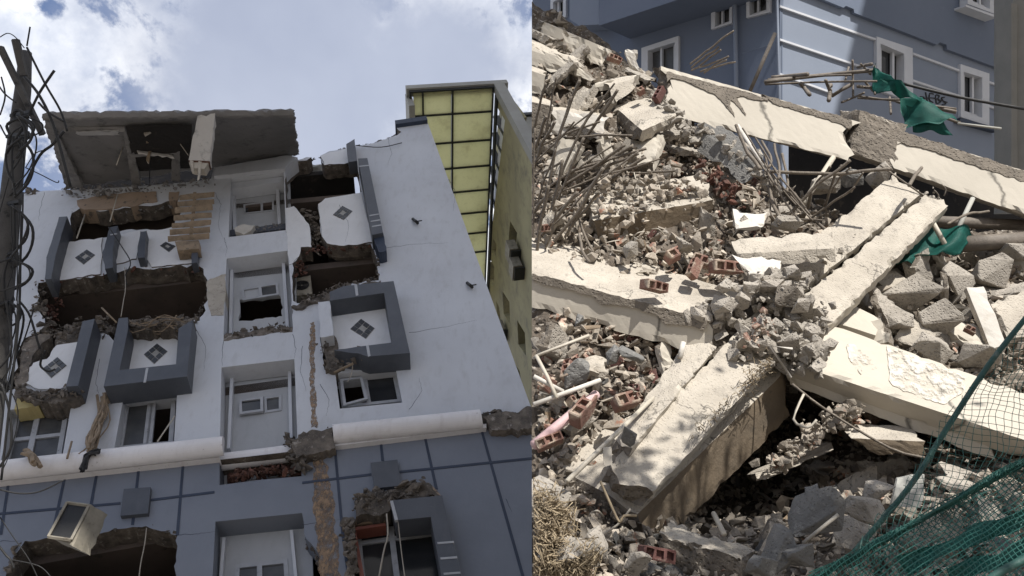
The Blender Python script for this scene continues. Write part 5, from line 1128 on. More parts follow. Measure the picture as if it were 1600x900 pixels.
for (x, y, d, s, r, lb) in ((905, 500, 5.25, .06, 3, 'grey angular chunk deep in the shade under the left beam'), (900, 585, 4.85, .13, 4, 'flat grey chunk among red bricks in the lower left'), (985, 560, 4.95, .12, 5, 'blocky grey chunk with a white striped top, lower left'),
    (982, 682, 4.35, .085, 7, 'grey cornered stone lying on the foot of the diagonal slab'), (955, 555, 4.95, .08, 8, 'pale wedge standing beside the blocky grey chunk'), (1275, 800, 3.95, .2, 9, 'tall grey boulder of concrete at the bottom centre'),
    (1345, 790, 4.1, .15, 10, 'pale chunk with a torn top beside the green mesh'), (1370, 768, 4.3, .12, 11, 'cream lump behind the torn chunk at the mesh'), (1215, 862, 3.7, .15, 12, 'grey angular rock at the bottom edge centre'), (1250, 870, 3.65, .13, 13, 'squat grey rock in front of the tall boulder'),
    (1190, 885, 3.6, .1, 14, 'round grey stone on the bottom edge'), (875, 865, 3.7, .2, 15, 'cream rounded rock in the bottom left corner'), (938, 850, 3.8, .1, 16, 'dark cubic stone by the cream rounded rock'), (995, 880, 3.7, .08, 17, 'pale stone left of the dark cored brick'),
    (1420, 460, 6.1, .28, 18, 'largest flat sided chunk of the right rubble'), (1395, 500, 5.9, .2, 19, 'pitted chunk left of the largest one in the right rubble'), (1470, 500, 5.9, .2, 20, 'chunk right of the largest one in the right rubble'), (1500, 440, 6.3, .2, 26, 'sharp chunk standing beside the pale board'),
    (1455, 545, 5.65, .17, 21, 'slanting chunk resting on the crossing beam'), (1530, 555, 5.6, .2, 22, 'long chunk over the right end of the crossing beam'), (1555, 425, 6.4, .2, 23, 'wide plate of concrete on top of the right rubble'), (1580, 400, 6.6, .18, 24, 'pale block on the skyline of the right rubble'), (1450, 400, 6.7, .15, 27, 'flat topped chunk beside the green cloth'),
    (1290, 290, 7.0, .16, 28, 'chunk leaning on the upper diagonal slab below the joint'), (1330, 280, 7.0, .14, 29, 'grey chunk next to the head of the diagonal slab'), (1375, 275, 6.95, .15, 30, 'pale chunk at the head of the diagonal slab'), (1230, 350, 6.2, .14, 31, 'angular pale chunk at the foot of the right rods'), (1170, 345, 6.2, .1, 32, 'white lump beside the tipped plaster plate'),
    (925, 255, 6.8, .14, 33, 'pale chunk caught behind the left rods'), (985, 300, 6.5, .12, 34, 'chunk resting on the brown slab'), (1050, 270, 6.6, .1, 35, 'chunk in the dark behind the brown slab'), (1075, 375, 5.95, .13, 36, 'flat stone above the central bricks'), (985, 390, 5.8, .11, 37, 'pale pointed chunk between beam and brown slab'), (850, 775, 4.1, .16, 38, 'stone with a dark hole at the left border of the heap')):
    rr_ = random.Random(r); rock('concrete_chunk', lb, x, y, d, s, s*rr_.uniform(.65, .9), s*rr_.uniform(.45, .75), 'chunkg' if 'grey' in lb else 'chunk', r)
# scattered individuals
keep = [[(832, 350), (1190, 462), (1110, 536), (832, 470)], [(950, 700), (1080, 530), (1230, 420), (1420, 262), (1475, 300), (1290, 500), (1200, 620), (1010, 840), (830, 830), (830, 720)],
        [(1040, 92), (1600, 235), (1600, 335), (1320, 260), (1040, 175)], [(1240, 496), (1600, 620), (1600, 720), (1230, 600)]]
rnd = random.Random(99); nC = nB = 0
ZN = (('the upper left slope', lambda x, y: x < 1120 and y < 330), ('the middle of the heap', lambda x, y: y < 430 and x < 1300), ('the lower left slope', lambda x, y: x < 1080 and y < 730),
      ('the right rubble', lambda x, y: x >= 1250 and y < 600), ('the foot of the heap', lambda x, y: True))
zone = lambda x, y: next(z for z, f in ZN if f(x, y))
tries = 0
while nC < 185 and tries < 6000:
    tries += 1
    px = rnd.uniform(838, 1610); py = rnd.uniform(20, 905)
    if any(inside((px, py), k) for k in keep): continue
    d = inv(px, py)
    if d is None or d > 8.1: continue
    z = zone(px, py)
    if z == 'the right rubble': s = rnd.choice((.08, .1, .12, .15, .17))
    elif z == 'the upper left slope': s = rnd.choice((.05, .07, .1, .12, .15))
    elif z == 'the lower left slope': s = rnd.choice((.03, .04, .05, .07))
    else: s = rnd.choice((.04, .06, .08, .11))
    p = P(px, py, d-.03)
    if seam_dist(p) < s*1.15: continue
    grey = (z == 'the foot of the heap' and rnd.random() < .6) or rnd.random() < .2
    me = rnd.choice(CH[12:] if grey else CH[:12]); fl_ = rnd.random() < .45
    inst('concrete_chunk', me, px, py, d-s*.35, (s*1.25, s*rnd.uniform(.6, 1.1), s*.38) if fl_ else s, rrot(rnd), one_label(('tiny ' if s < .045 else 'small ' if s < .075 else 'middling ' if s < .11 else 'large ')+('grey' if grey else 'pale')+(' flat chunk' if fl_ else ' blocky chunk'), px, py, HM), 'concrete chunk', 'loose concrete chunks on the heap'); nC += 1
for (bx, by, s_) in [(1340, 740, .1), (1300, 780, .12), (1215, 820, .1), (1180, 800, .09), (1320, 830, .13), (1360, 830, .1), (1150, 880, .11), (1090, 885, .1), (960, 890, .1), (1240, 890, .12), (1330, 880, .12), (1400, 720, .1), (1420, 800, .12), (1470, 740, .12), (1530, 760, .14), (1500, 820, .13), (1580, 790, .14), (1450, 860, .12), (1560, 860, .15), (1390, 880, .13), (1590, 720, .13), (925, 640, .07), (870, 640, .07), (900, 690, .08), (1030, 580, .07), (1000, 600, .08), (940, 600, .07), (960, 660, .07), (850, 620, .08), (840, 540, .08), (1060, 330, .08), (1120, 350, .09), (1010, 330, .07), (880, 130, .13), (920, 160, .12), (990, 230, .13), (1040, 215, .12), (960, 250, .11), (905, 260, .12), (1075, 240, .1), (850, 235, .12), (1150, 310, .1), (1205, 320, .09), (1265, 395, .1), (1338, 430, .15), (1372, 412, .13), (1398, 440, .17), (1440, 425, .16), (1478, 430, .14), (1412, 480, .2), (1452, 498, .18), (1488, 470, .17), (1505, 500, .14), (1372, 470, .16), (1360, 520, .14), (1425, 530, .15), (1475, 540, .13), (1545, 455, .16), (1580, 470, .2), (1600, 540, .17), (1520, 410, .15), (1560, 392, .14), (1590, 430, .15), (1500, 565, .12), (1545, 575, .13), (1345, 455, .1), (1390, 505, .1), (1330, 545, .1), (1572, 505, .13)]:
    d = inv(bx, by) or 6; inst('concrete_chunk', rnd.choice(CH[:14]), bx, by, d-.08, (s_, s_*rnd.uniform(.7, 1), s_*rnd.uniform(.45, .9)), rrot(rnd), one_label('big pale angular chunk' if s_ > .105 else 'mid sized angular chunk', bx, by, HM), 'concrete chunk', 'loose concrete chunks on the heap'); nC += 1
tries = 0
while nB < 165 and tries < 4000:
    tries += 1
    r_ = rnd.random()
    if r_ < .42: px = rnd.uniform(840, 1060); py = rnd.uniform(480, 700)
    elif r_ < .75: px = rnd.uniform(1000, 1200); py = rnd.uniform(240, 430)
    else: px = rnd.uniform(840, 1600); py = rnd.uniform(60, 890)
    if any(inside((px, py), k) for k in keep): continue
    d = inv(px, py)
    if d is None or d > 8.1: continue
    s = rnd.uniform(.4, .8)
    if seam_dist(P(px, py, d)) < .12*s: continue
    if rnd.random() < .18: inst('brick', rnd.choice(BR), px, py, d-.05, s, rrot(rnd), one_label('loose cored red brick', px, py, HM), 'brick', 'loose bricks on the heap')
    else: inst('brickbat', rnd.choice(BT), px, py, d-.04, s, rrot(rnd), one_label('broken red brick piece' if s > .6 else 'small red brick piece', px, py, HM), 'brick', 'broken brick pieces on the heap')
    nB += 1
# chains of debris along the break lines, each a mass of small pieces
lumpthing('debris_ridge', 'ridge of broken brick and mortar from the beam head to the leaning slab', 'rubble', [(1022, 150, 7.4), (1050, 180, 7.1), (1075, 205, 6.95), (1110, 212, 6.9), (1185, 268, 6.6), (1215, 295, 6.5)], .06, 150, 'chunk', 7, 6)
lumpthing('debris_ridge', 'crumbs heaped on the brown slab left of centre', 'rubble', [(930, 310, 6.35), (980, 300, 6.4), (1040, 290, 6.45), (1100, 300, 6.4), (1000, 325, 6.2), (935, 338, 6.12)], .045, 190, 'grit', 8, 13)
lumpthing('debris_ridge', 'broken red brick mass along the dark side under the leaning slab', 'rubble', [(1095, 262, 6.8), (1130, 290, 6.65), (1160, 315, 6.5)], .05, 45, 'redmas', 9, 8)
lumpthing('debris_ridge', 'crumbs at the upper end of the diagonal slab', 'rubble', [(1390, 300, 6.85), (1420, 320, 6.75), (1460, 310, 6.8)], .045, 80, 'chunk', 10, 8)
lumpthing('debris_ridge', 'crumbs along the crack of the diagonal slab', 'rubble', [(1150, 540, 5.15), (1190, 500, 5.4), (1270, 440, 5.8), (1340, 370, 6.3)], .035, 120, 'chunk', 12, 6)
lumpthing('debris_ridge', 'red crumbs by the shaded side of the joint', 'rubble', [(1200, 490, 5.2), (1190, 520, 5.1), (1175, 545, 5.0)], .03, 30, 'brick', 13, 9)
lumpthing('debris_ridge', 'sunlit crumbs on the ledge inside the hollow', 'rubble', [(1205, 728, 4.85), (1250, 695, 5.0), (1300, 655, 5.05), (1340, 640, 5.1)], .04, 160, 'grit', 14, 9)
def edge_strip(label, a, b, up, pts, w):
    f_ = Frame(P(*a), P(*b)-P(*a), up)
    if f_.n.dot(EYE-f_.o) < 0: f_.n = -f_.n
    t_ = thing('mortar_run', P(*a), label, 'mortar'); prism('run', f_, [rag(pts, 2.2, 4, 7)], -.02, w, 'conc_dark', t_)
edge_strip('dark broken mortar along the top edge of the right beam length', (1402, 203, 7.1), (1680, 292, 6.7), P(1402, 203, 7.1)-P(1394, 262, 6.95), [(1406, 205), (1480, 228), (1600, 267), (1640, 280), (1640, 292), (1600, 283), (1540, 264), (1480, 244), (1440, 230), (1408, 222)], .012)
edge_strip('dark broken mortar near the joint end of the upper left length', (1036, 104, 7.65), (1334, 188, 7.15), P(1036, 104, 7.65)-P(1040, 178, 7.4), [(1190, 147), (1250, 165), (1330, 187), (1330, 200), (1300, 190), (1250, 174), (1215, 164)], .012)
def piece(px, py, d, lx, ly, lz, rx, ry, rz, label, mats, seed, cat='concrete slab'):
    q = face_rot(rx, ry, rz); c = P(px, py, d); X, Y, Z = [q @ Vector(v) for v in ((lx, 0, 0), (0, ly, 0), (0, 0, lz))]; o_ = c-X/2-Y/2-Z/2; bm = bmesh.new()
    hexa_bm(bm, o_, o_+X, o_+X+Y, o_+Y, Z, seg=.03, amp=.006, chip=.035, seed=seed, endrag=.07)
    if seam_dist(c) < max(lx, ly): bmesh.ops.recalc_face_normals(bm, faces=bm.faces); cut_seam(bm)
    return tag(emit('broken_slab', bm, mats), one_label(label, px, py, HM), cat, 'broken slabs in the rubble')
rnd = random.Random(777)
for k, (x, y, l) in enumerate([(872, 118, .42), (925, 205, .45), (905, 165, .36), (960, 130, .4), (1000, 118, .3), (880, 250, .4), (948, 240, .36), (1065, 235, .36), (1040, 205, .4), (1130, 300, .3), (1010, 240, .42), (850, 60, .35), (900, 90, .36), (1345, 455, .36), (1385, 440, .4), (1440, 440, .42), (1475, 470, .4), (1395, 500, .45), (1430, 530, .36), (1500, 520, .36), (1580, 455, .42), (1560, 500, .4), (1350, 530, .3), (1470, 410, .34), (1600, 410, .4), (1290, 740, .35), (1340, 770, .32), (1380, 740, .36), (1210, 850, .3), (1330, 850, .32), (1100, 355, .28), (1215, 335, .3), (1520, 760, .35), (1560, 830, .35), (1450, 840, .3), (870, 540, .25), (930, 575, .22), (1040, 560, .2), (900, 655, .22), (860, 425-75, .2)]):
    t_ = inv(x, y)
    if t_ is None: continue
    piece(x, y, t_-.15, l*rnd.uniform(.8, 1.1), l*rnd.uniform(.5, .8), rnd.uniform(.05, .11), rnd.uniform(-75, -20), rnd.uniform(-35, 35), rnd.uniform(-80, 80), rnd.choice(('broken slab piece', 'rough plate of concrete', 'torn floor slab piece')), [rnd.choice(('chunk', 'conc', 'conc_face', 'chunk')), 'conc_dark'], k*3.1)
rnd = random.Random(404)
for k in range(34):
    px = rnd.uniform(845, 1590); py = rnd.uniform(60, 880); t_ = inv(px, py)
    if t_ is None or any(inside((px, py), q_) for q_ in keep): continue
    an = rnd.uniform(0, 6.3); l = rnd.uniform(16, 48); x1, y1 = max(838, px+l*math.cos(an)), py+l*math.sin(an); c_ = [P(px, py, t_-.1), P(x1, y1, t_-.1+rnd.uniform(-.1, .05))]; u_ = (c_[1]-c_[0]).normalized(); sd_ = u_.cross(D(0, .7, .7)).normalized()*rnd.uniform(.012, .03)
    bm = bmesh.new(); hexa_bm(bm, c_[0]-sd_, c_[1]-sd_*.7, c_[1]+sd_*.8, c_[0]+sd_, D(0, -.7, -.7)*.014, seg=.05, amp=.004, chip=.01, seed=k)
    tag(emit('wood_splinter', bm, rnd.choice(('wood', 'wood', 'pipe'))), one_label('broken wooden strip', px, py, HM), 'wood', 'wood strips in the rubble')
# ---- rods
RODS = [((829, 430), (835, 200)), ((850, 330), (892, 150)), ((858, 330), (925, 170)), ((838, 300), (960, 225)), ((829, 290), (1012, 232)), ((832, 318), (1035, 248)), ((840, 352), (1000, 236)), ((845, 372), (955, 252)), ((829, 236), (850, 182)), ((866, 240), (905, 125)),
        ((880, 290), (975, 226)), ((870, 320), (1010, 245)), ((832, 262), (868, 190)), ((846, 398), (880, 250)), ((855, 350), (912, 215)), ((836, 340), (870, 232)), ((830, 380), (900, 300)), ((905, 365), (920, 410)), ((900, 310), (925, 395)), ((880, 210), (960, 150)),
        ((845, 228), (940, 190)), ((850, 220), (870, 120)), ((895, 215), (960, 130)), ((905, 230), (965, 140)), ((835, 420), (858, 290)), ((860, 385), (940, 262)), ((829, 310), (905, 262)), ((829, 275), (880, 252)), ((885, 215), (985, 212)), ((870, 395), (925, 300)),
        ((915, 282), (1000, 240)), ((840, 250), (900, 190)), ((835, 205), (850, 130)), ((985, 270), (1060, 266)), ((900, 345), (935, 300)), ((829, 332), (860, 300)), ((870, 280), (990, 228)), ((850, 395), (870, 325))]
RODS2 = [((1175, 225), (1250, 330)), ((1180, 215), (1262, 325)), ((1170, 232), (1240, 340)), ((1190, 250), (1270, 345)), ((1150, 195), (1190, 265)), ((1160, 200), (1215, 290)), ((1195, 240), (1222, 345)), ((1200, 290), (1222, 350)), ((1210, 262), (1265, 335)), ((1222, 240), (1232, 300)),
         ((1205, 268), (1390, 264)), ((1228, 340), (1330, 250)), ((1262, 345), (1340, 292)), ((1250, 320), (1300, 260)), ((1290, 320), (1312, 258)), ((1300, 300), (1328, 262)), ((1240, 350), (1275, 330)), ((1203, 310), (1216, 352)), ((1190, 220), (1205, 262)), ((1210, 225), (1220, 280)),
         ((1330, 300), (1350, 270)), ((1235, 300), (1290, 360)), ((1180, 260), (1230, 300)), ((1205, 330), (1290, 345)), ((1220, 365), (1300, 330)), ((1160, 340), (1240, 352)), ((1255, 340), (1268, 300)), ((1440, 262), (1422, 290)), ((1545, 330), (1480, 350))]
UPR = [((1078, 100), (1144, 48)), ((1080, 106), (1126, 73)), ((1092, 104), (1127, 78)), ((1080, 110), (1141, 88)), ((1094, 112), (1150, 97)), ((1100, 114), (1132, 94))]
rnd = random.Random(8)
def rod(a, b, d, r, label, group, m='rebar', bend=6, name='steel_rod'):
    (x0, y0), (x1, y1) = a, b; x0 = max(x0, 834); x1 = max(x1, 834)
    dd = d+rnd.uniform(-.15, .15); mx, my = (x0+x1)/2+rnd.uniform(-bend, bend), (y0+y1)/2+rnd.uniform(-bend, bend)
    if '%' in label: label = one_label(label.replace('%', ''), x1, y1, HM)
    return tag(tube(name, [P(x0, y0, dd+.15)]+[P(x0+(x1-x0)*q_+(mx-(x0+x1)/2)*(1-abs(2*q_-1))+rnd.uniform(-.9, .9), y0+(y1-y0)*q_+(my-(y0+y1)/2)*(1-abs(2*q_-1))+rnd.uniform(-.9, .9), dd+.15-.25*q_) for q_ in (.2, .38, .55, .78)]+[P(x1+rnd.uniform(-4, 4), y1, dd-.1)], r, m, None, 4), label, 'steel rod', group)
for a, b in RODS: rod(a, b, min(inv(max(835, (a[0]+b[0])/2), (a[1]+b[1])/2+25) or 6.5, 7.0)-.25, rnd.choice((.008, .011, .014)), ('long' if math.dist(a, b) > 110 else 'short')+(' flat' if abs(a[1]-b[1]) < abs(a[0]-b[0]) else ' steep')+' bent steel rod, tip%', 'rods in the left tangle')
for a, b in RODS2: rod(a, b, 6.35, rnd.choice((.008, .011, .015)), ('long' if math.dist(a, b) > 90 else 'short')+(' flat' if abs(a[1]-b[1]) < abs(a[0]-b[0]) else ' steep')+' thin steel rod, end%', 'rods under the upper beam')
for a, b in UPR: rod(a, b, 7.75, .010, one_label('steel rod fanning out behind the beam', b[0], b[1], HM), 'rods above the upper beam', bend=2)
for k in range(34):
    px = rnd.uniform(840, 1050); py = rnd.uniform(180, 430); d = (inv(px, py) or 6)-.12; a = rnd.uniform(0, 6.3); l = rnd.uniform(12, 40)
    tag(tube('wire_scrap', [P(px, py, d), P(max(834, px+l*.5*math.cos(a)), py+l*.5*math.sin(a)+rnd.uniform(-6, 6), d-.06), P(max(834, px+l*math.cos(a)), py+l*math.sin(a), d)], .005, 'pipe', None, 4), one_label('curled scrap of tie wire', px, py, HM), 'wire', 'tie wire scraps')
for k in range(22):
    px = rnd.uniform(900, 1560); py = rnd.uniform(460, 880); d = (inv(px, py) or 5)-.1; a = rnd.uniform(0, 6.3); l = rnd.uniform(15, 45)
    tag(tube('wire_scrap', [P(px, py, d), P(max(834, px+l*.5*math.cos(a)), py+l*.5*math.sin(a)+rnd.uniform(-8, 8), d-.06), P(max(834, px+l*math.cos(a)), py+l*math.sin(a), d)], .006, rnd.choice(('pipe', 'rebar')), None, 4), one_label('short loose wire end', px, py, HM), 'wire', 'wire ends in the lower rubble')
def pole(name, a, b, r, m, label, cat, r1=None): return tag(tube(name, [P(*a), P(*b)], r, m, None, 1, r1, 8), label, cat)
pole('iron_pipe', (1166, 156, 8.0), (1211, 52, 8.0), .02, 'bamboo', 'brown iron pipe standing against the blue corner', 'pipe')
pole('conduit', (886, 752, 4.0), (1020, 622, 4.75), .014, 'pipe', 'long white conduit lying up the lower left rubble', 'pipe')
pole('conduit', (915, 725, 4.2), (955, 690, 4.35), .011, 'pipe', 'short pale conduit beside the long one', 'pipe')
pole('pink_strip', (834, 696, 4.45), (932, 616, 4.8), .03, 'pink', 'faded pink strip across the lower left rubble', 'strip')
pole('white_strip', (834, 632, 4.6), (938, 594, 4.75), .015, 'tilew', 'white strip lying below the grey chunk in the lower left', 'strip')
pole('white_strip', (834, 588, 4.7), (880, 612, 4.7), .014, 'tilew', 'short white strip at the left border', 'strip')
tag(tube('bent_rod', [P(834, 560, 4.9), P(838, 556, 4.8), P(920, 524, 4.9)], .01, 'pipe', None, 1), 'white rod running up under the left beam', 'rod')
tag(tube('bent_rod', [P(838, 556, 4.8), P(856, 590, 4.7), P(870, 622, 4.6)], .012, 'pipe', None, 1), 'white rod angled down from the border', 'rod')
pole('white_strip', (1068, 535, 5.15), (1062, 560, 5.1), .018, 'tilew', 'short white peg under the end of the left beam', 'peg')
pole('steel_bar', (1152, 196, 6.9), (1220, 300, 6.4), .018, 'tilew', 'white flat bar falling from the upper beam', 'bar')
pole('steel_bar', (1255, 318, 6.6), (1302, 246, 7.0), .024, 'pipe', 'white pipe leaning under the torn joint', 'bar')
pole('steel_bar', (1375, 258+0, 6.7), (1478, 330, 6.6), .008, 'rebar', 'thin rod along the edge of the diagonal slab', 'bar')
pole('prop', (1452, 338, 6.5), (1482, 392, 6.4), .022, 'pipe', 'white prop leg over the green cloth', 'prop'); pole('prop', (1520, 310, 6.7), (1490, 372, 6.5), .02, 'capg', 'grey prop leaning from the upper beam to the green cloth', 'prop')
pole('timber', (1440, 345, 6.7), (1600, 352, 6.9), .05, 'bamboo', 'long dark timber lying behind the green cloth', 'timber')
pole('timber', (1500, 382, 6.6), (1640, 372, 6.7), .07, 'bamboo', 'thick dark timber over the right rubble', 'timber')
tag(tube('bent_rod', [P(1238, 545, 5.0), P(1203, 540, 5.0), P(1236, 590, 4.95)], .009, 'tilew', None, 1), 'thin bright rod folded at the joint', 'rod')
tag(tube('bent_rod', [P(1256, 616, 4.8), P(1240, 655, 4.7), P(1262, 668, 4.65), P(1276, 656, 4.65)], .008, 'pipe', None, 3), 'hooked white rod hanging in the hollow', 'rod')
tag(tube('bent_rod', [P(1238, 600, 4.9), P(1290, 640, 4.8), P(1390, 700, 4.7), P(1445, 715, 4.6)], .008, 'rebar', None, 3), 'thin rod slanting through the hollow to the mesh', 'rod')
pole('conduit', (1115, 802, 4.2), (1132, 835, 4.0), .014, 'pipe', 'short white pipe stub in the foreground', 'pipe')
tag(tube('bent_rod', [P(930, 842, 4.1), P(965, 820, 4.1), P(985, 795, 4.1)], .006, 'pipe', None, 3), 'thin pale wire before the dark hollow', 'rod')
tag(tube('bent_rod', [P(938, 752, 4.1), P(955, 790, 4.05), P(968, 816, 4.0), P(975, 806, 4.0), P(995, 806, 4.0)], .007, 'straw', None, 3), 'frayed cord hanging from the end of the diagonal slab', 'cord')
tag(tube('bent_rod', [P(1256, 848, 3.8), P(1290, 820, 3.8), P(1310, 804, 3.8)], .009, 'pipe', None, 1), 'thin grey rod across the curved plate', 'rod')
# stirrups on the right edge of the diagonal slab
for k in range(11):
    t = k/10; x = 1425+50*t*1.0-0; x = 1360+115*t; y = 388-90*t; tag(tube('stirrup', [P(x-4, y-10, 6.5+.2*t), P(x+3, y-2, 6.5+.2*t), P(x, y+8, 6.5+.2*t)], .006, 'rebar', None, 2), one_label('short stirrup end', x, y, HM), 'stirrup', 'stirrups along the slab edge')
# straw and dry roots
def tuft(label, pts, n, L_, r, m='straw', seed=1, spread=10, name='dry_straw'):
    rnd = random.Random(seed); bm = bmesh.new()
    for k in range(n):
        i = rnd.randrange(len(pts)-1); t = rnd.random(); a = Vector(pts[i]).lerp(Vector(pts[i+1]), t)
        x, y = a.x+rnd.gauss(0, spread), a.y+rnd.gauss(0, spread); an = rnd.uniform(0, 6.3); l = L_*rnd.uniform(.3, 1)
        q = [P(max(834, x+math.cos(an+rnd.uniform(-.5, .5)*j)*l*j/3), y+math.sin(an+rnd.uniform(-.5, .5)*j)*l*j/3, a.z+rnd.uniform(-.06, .06)) for j in range(4)]
        tube_bm(bm, q, r, 3)
    return tag(emit(name, bm, m), label, 'straw', None, 'stuff')
tuft('dry straw matted along the edge of the diagonal slab', [(1160, 606, 4.85), (1185, 583, 4.9), (1205, 568, 4.95)], 70, 16, .0025, seed=1, spread=7)
tuft('dry straw strands down the slab edge toward its foot', [(1160, 606, 4.8), (1120, 645, 4.6), (1080, 686, 4.45)], 45, 9, .0025, seed=2, spread=4)
tuft('tangled dry roots in the bottom left corner of the heap', [(842, 772, 3.95), (858, 800, 3.85), (878, 806, 3.85), (852, 835, 3.75), (868, 860, 3.7), (845, 885, 3.65), (892, 890, 3.6), (905, 862, 3.7), (915, 900, 3.6)], 950, 32, .0026, seed=3, spread=8, name='dry_roots')
lumpthing('root_clod', 'yellow earth clods under the dry roots in the corner', 'earth', [(840, 800, 3.95), (860, 850, 3.85), (880, 890, 3.75), (910, 895, 3.75)], .06, 90, 'straw', 17, 10)
# ---- scaffold poles and green cloth before the blue house
rnd = random.Random(31)
SCF = [((1195, 128), (1365, 110)), ((1200, 124), (1330, 117)), ((1195, 132), (1370, 127)), ((1205, 121), (1262, 116)), ((1290, 125), (1300, 150)), ((1332, 94), (1333, 150)), ((1326, 105), (1320, 128)), ((1340, 105), (1362, 100)), ((1345, 100), (1360, 116)), ((1298, 132), (1295, 157)), ((1250, 130), (1265, 148)), ((1315, 160), (1350, 145)),
       ((1340, 153), (1420, 156)), ((1340, 150), (1494, 170)), ((1410, 155), (1494, 175)), ((1366, 102), (1367, 147)), ((1352, 128), (1368, 146)), ((1300, 150), (1330, 132)), ((1390, 152), (1392, 178)), ((1340, 135), (1362, 137)), ((1400, 158), (1500, 192))]
for a, b in SCF:
    tag(tube('scaffold_pole', [P(*a, 9.6+rnd.uniform(-.2, .2)), P((a[0]+b[0])/2, (a[1]+b[1])/2+rnd.uniform(-1.5, 1.5), 9.6), P(*b, 9.4+rnd.uniform(-.3, .3))], rnd.choice((.014, .02, .026)), rnd.choice(('bamboo', 'bamboo', 'rebar')), None, 3), one_label('fallen scaffold pole', (a[0]+b[0])/2, (a[1]+b[1])/2, [(1219, 60, 'blue corner'), (1400, 100, 'left white window'), (1385, 130, 'green cloth peak'), (1523, 150, 'right white window'), (1462, 153, 'sprayed scrawl'), (1375, 215, 'column stub'), (1300, 90, 'sunlit wall patch'), (1196, 85, 'iron pipe')]), 'pole', 'fallen scaffold poles')
tag(tube('overhead_cable', [P(1408, 130, 9.3), P(1500, 152, 9.2), P(1600, 170, 9.2)], .02, 'cable', None, 4), 'black cable crossing the blue house windows', 'cable')
pole('scaffold_pole', (1497, 193, 9.2), (1564, 201, 9.2), .015, 'capg', 'grey pole end right of the green cloth', 'pole')
def cloth(label, pts, m, amp, name='tarpaulin', nx=26, ny=18, freq=2.2, seed=0, th=.012):
    A, Bq, C, Dd = [P(*p) for p in pts]; bm = bmesh.new(); V = []
    nr = (Bq-A).cross(Dd-A).normalized()
    for j in range(ny+1):
        row = []
        for i in range(nx+1):
            s, t = i/nx, j/ny; p = A.lerp(Bq, s).lerp(Dd.lerp(C, s), t)
            e = .05*(1-min(s, 1-s, t, 1-t)*4 if min(s, 1-s, t, 1-t) < .25 else 0)
            p += nr*(math.sin(s*freq*2+t*2+noise.noise(p*2)*3)*amp+noise.noise(p*4)*amp*1.4)+noise.noise_vector(p*6+Vector((seed, 0, 0)))*e
            row.append(bm.verts.new(p))
        V.append(row)
    for j in range(ny):
        for i in range(nx): bm.faces.new((V[j][i], V[j][i+1], V[j+1][i+1], V[j+1][i]))
    bmesh.ops.solidify(bm, geom=bm.faces[:], thickness=th)
    return tag(emit(name, bm, m, smooth=True), label, 'tarpaulin')
cloth('green cloth peak draped over the fallen scaffold', [(1364, 98, 9.3), (1376, 104, 9.3), (1412, 140, 9.1), (1366, 148, 9.3)], 'tarp', .05, seed=1, ny=24)
cloth('green cloth fold running down behind the scaffold', [(1376, 120, 9.2), (1408, 130, 9.1), (1442, 160, 9.0), (1405, 152, 9.1)], 'tarp', .05, seed=2)
cloth('large dark green cloth sheet hanging behind the upper beam', [(1405, 150, 9.1), (1440, 157, 9.1), (1500, 190, 8.9), (1418, 196, 9.0)], 'tarp', .04, seed=3)
cloth('dark cloth corner tied at the lower end of the green sheet', [(1418, 165, 9.05), (1470, 182, 9.0), (1490, 210, 8.9), (1430, 205, 9.0)], 'tarp', .04, seed=4)
cloth('crumpled green cloth lying under the upper beam at the right', [(1430, 350, 6.6), (1522, 362, 6.6), (1508, 388, 6.35), (1425, 396, 6.3)], 'tarp', .05, seed=5, freq=3)
cloth('small green cloth end poking out beside the diagonal slab', [(1405, 388, 6.4), (1428, 392, 6.4), (1422, 410, 6.3), (1400, 412, 6.3)], 'tarp', .03, seed=6)
bm = bmesh.new()
# ---- green mesh fence in the lower right corner
NF = thing('mesh_fence', P(1520, 900, 3.2), 'sagging green chain mesh with a bent rail in the lower right corner', 'fence')
def tubeP(name, pts, r, m, parent): bm = bmesh.new(); tube_bm(bm, smooth_pts([P(*p) for p in pts], 5), r, 8); return emit(name, bm, m, parent, smooth=True)
tubeP('rail', [(1610, 488, 3.5), (1545, 570, 3.45), (1479, 670, 3.4), (1420, 762, 3.35), (1335, 862, 3.3)], .012, 'neth', NF)
tubeP('mesh_roll', [(1640, 702, 2.9), (1560, 742, 2.95), (1470, 795, 3.0), (1380, 845, 3.1), (1270, 905, 3.2)], .010, 'netg', NF)
tubeP('lower_rail', [(1640, 855, 2.6), (1570, 890, 2.6), (1540, 910, 2.6)], .014, 'neth', NF)
def net(name, quad, nu, nv, r, m, parent, sag=.05, diag=True, seed=0, drop=.0):
    A, Bq, C, Dd = [P(*p) for p in quad]; nr = (Bq-A).cross(Dd-A).normalized(); rnd = random.Random(seed); bm = bmesh.new()
    def S_(s, t):
        p = A.lerp(Bq, s).lerp(Dd.lerp(C, s), t); return p+nr*(noise.noise(p*3+Vector((seed, 0, 0)))*sag)+noise.noise_vector(p*9)*sag*.35+(Bq-A).normalized()*noise.noise(p*5+Vector((0, seed, 2)))*sag*.5
    if diag:
        for k in range(-nv, nu+1):
            for sg in (1, -1):
                pts = []
                for j in range(nv*2+1):
                    t = j/(nv*2); s = (k+(t*nv if sg == 1 else nv-t*nv))/nu
                    if 0 <= s <= 1: pts.append(S_(s, t))
                if len(pts) > 1: tube_bm(bm, pts, r, 3)
    else:
        for k in range(nu+1): tube_bm(bm, [S_(k/nu, j/nv) for j in range(nv+1)], r, 3)
        for k in range(nv+1): tube_bm(bm, [S_(j/nu, k/nv) for j in range(nu+1)], r, 3)
    return emit(name, bm, m, parent, recalc=False)
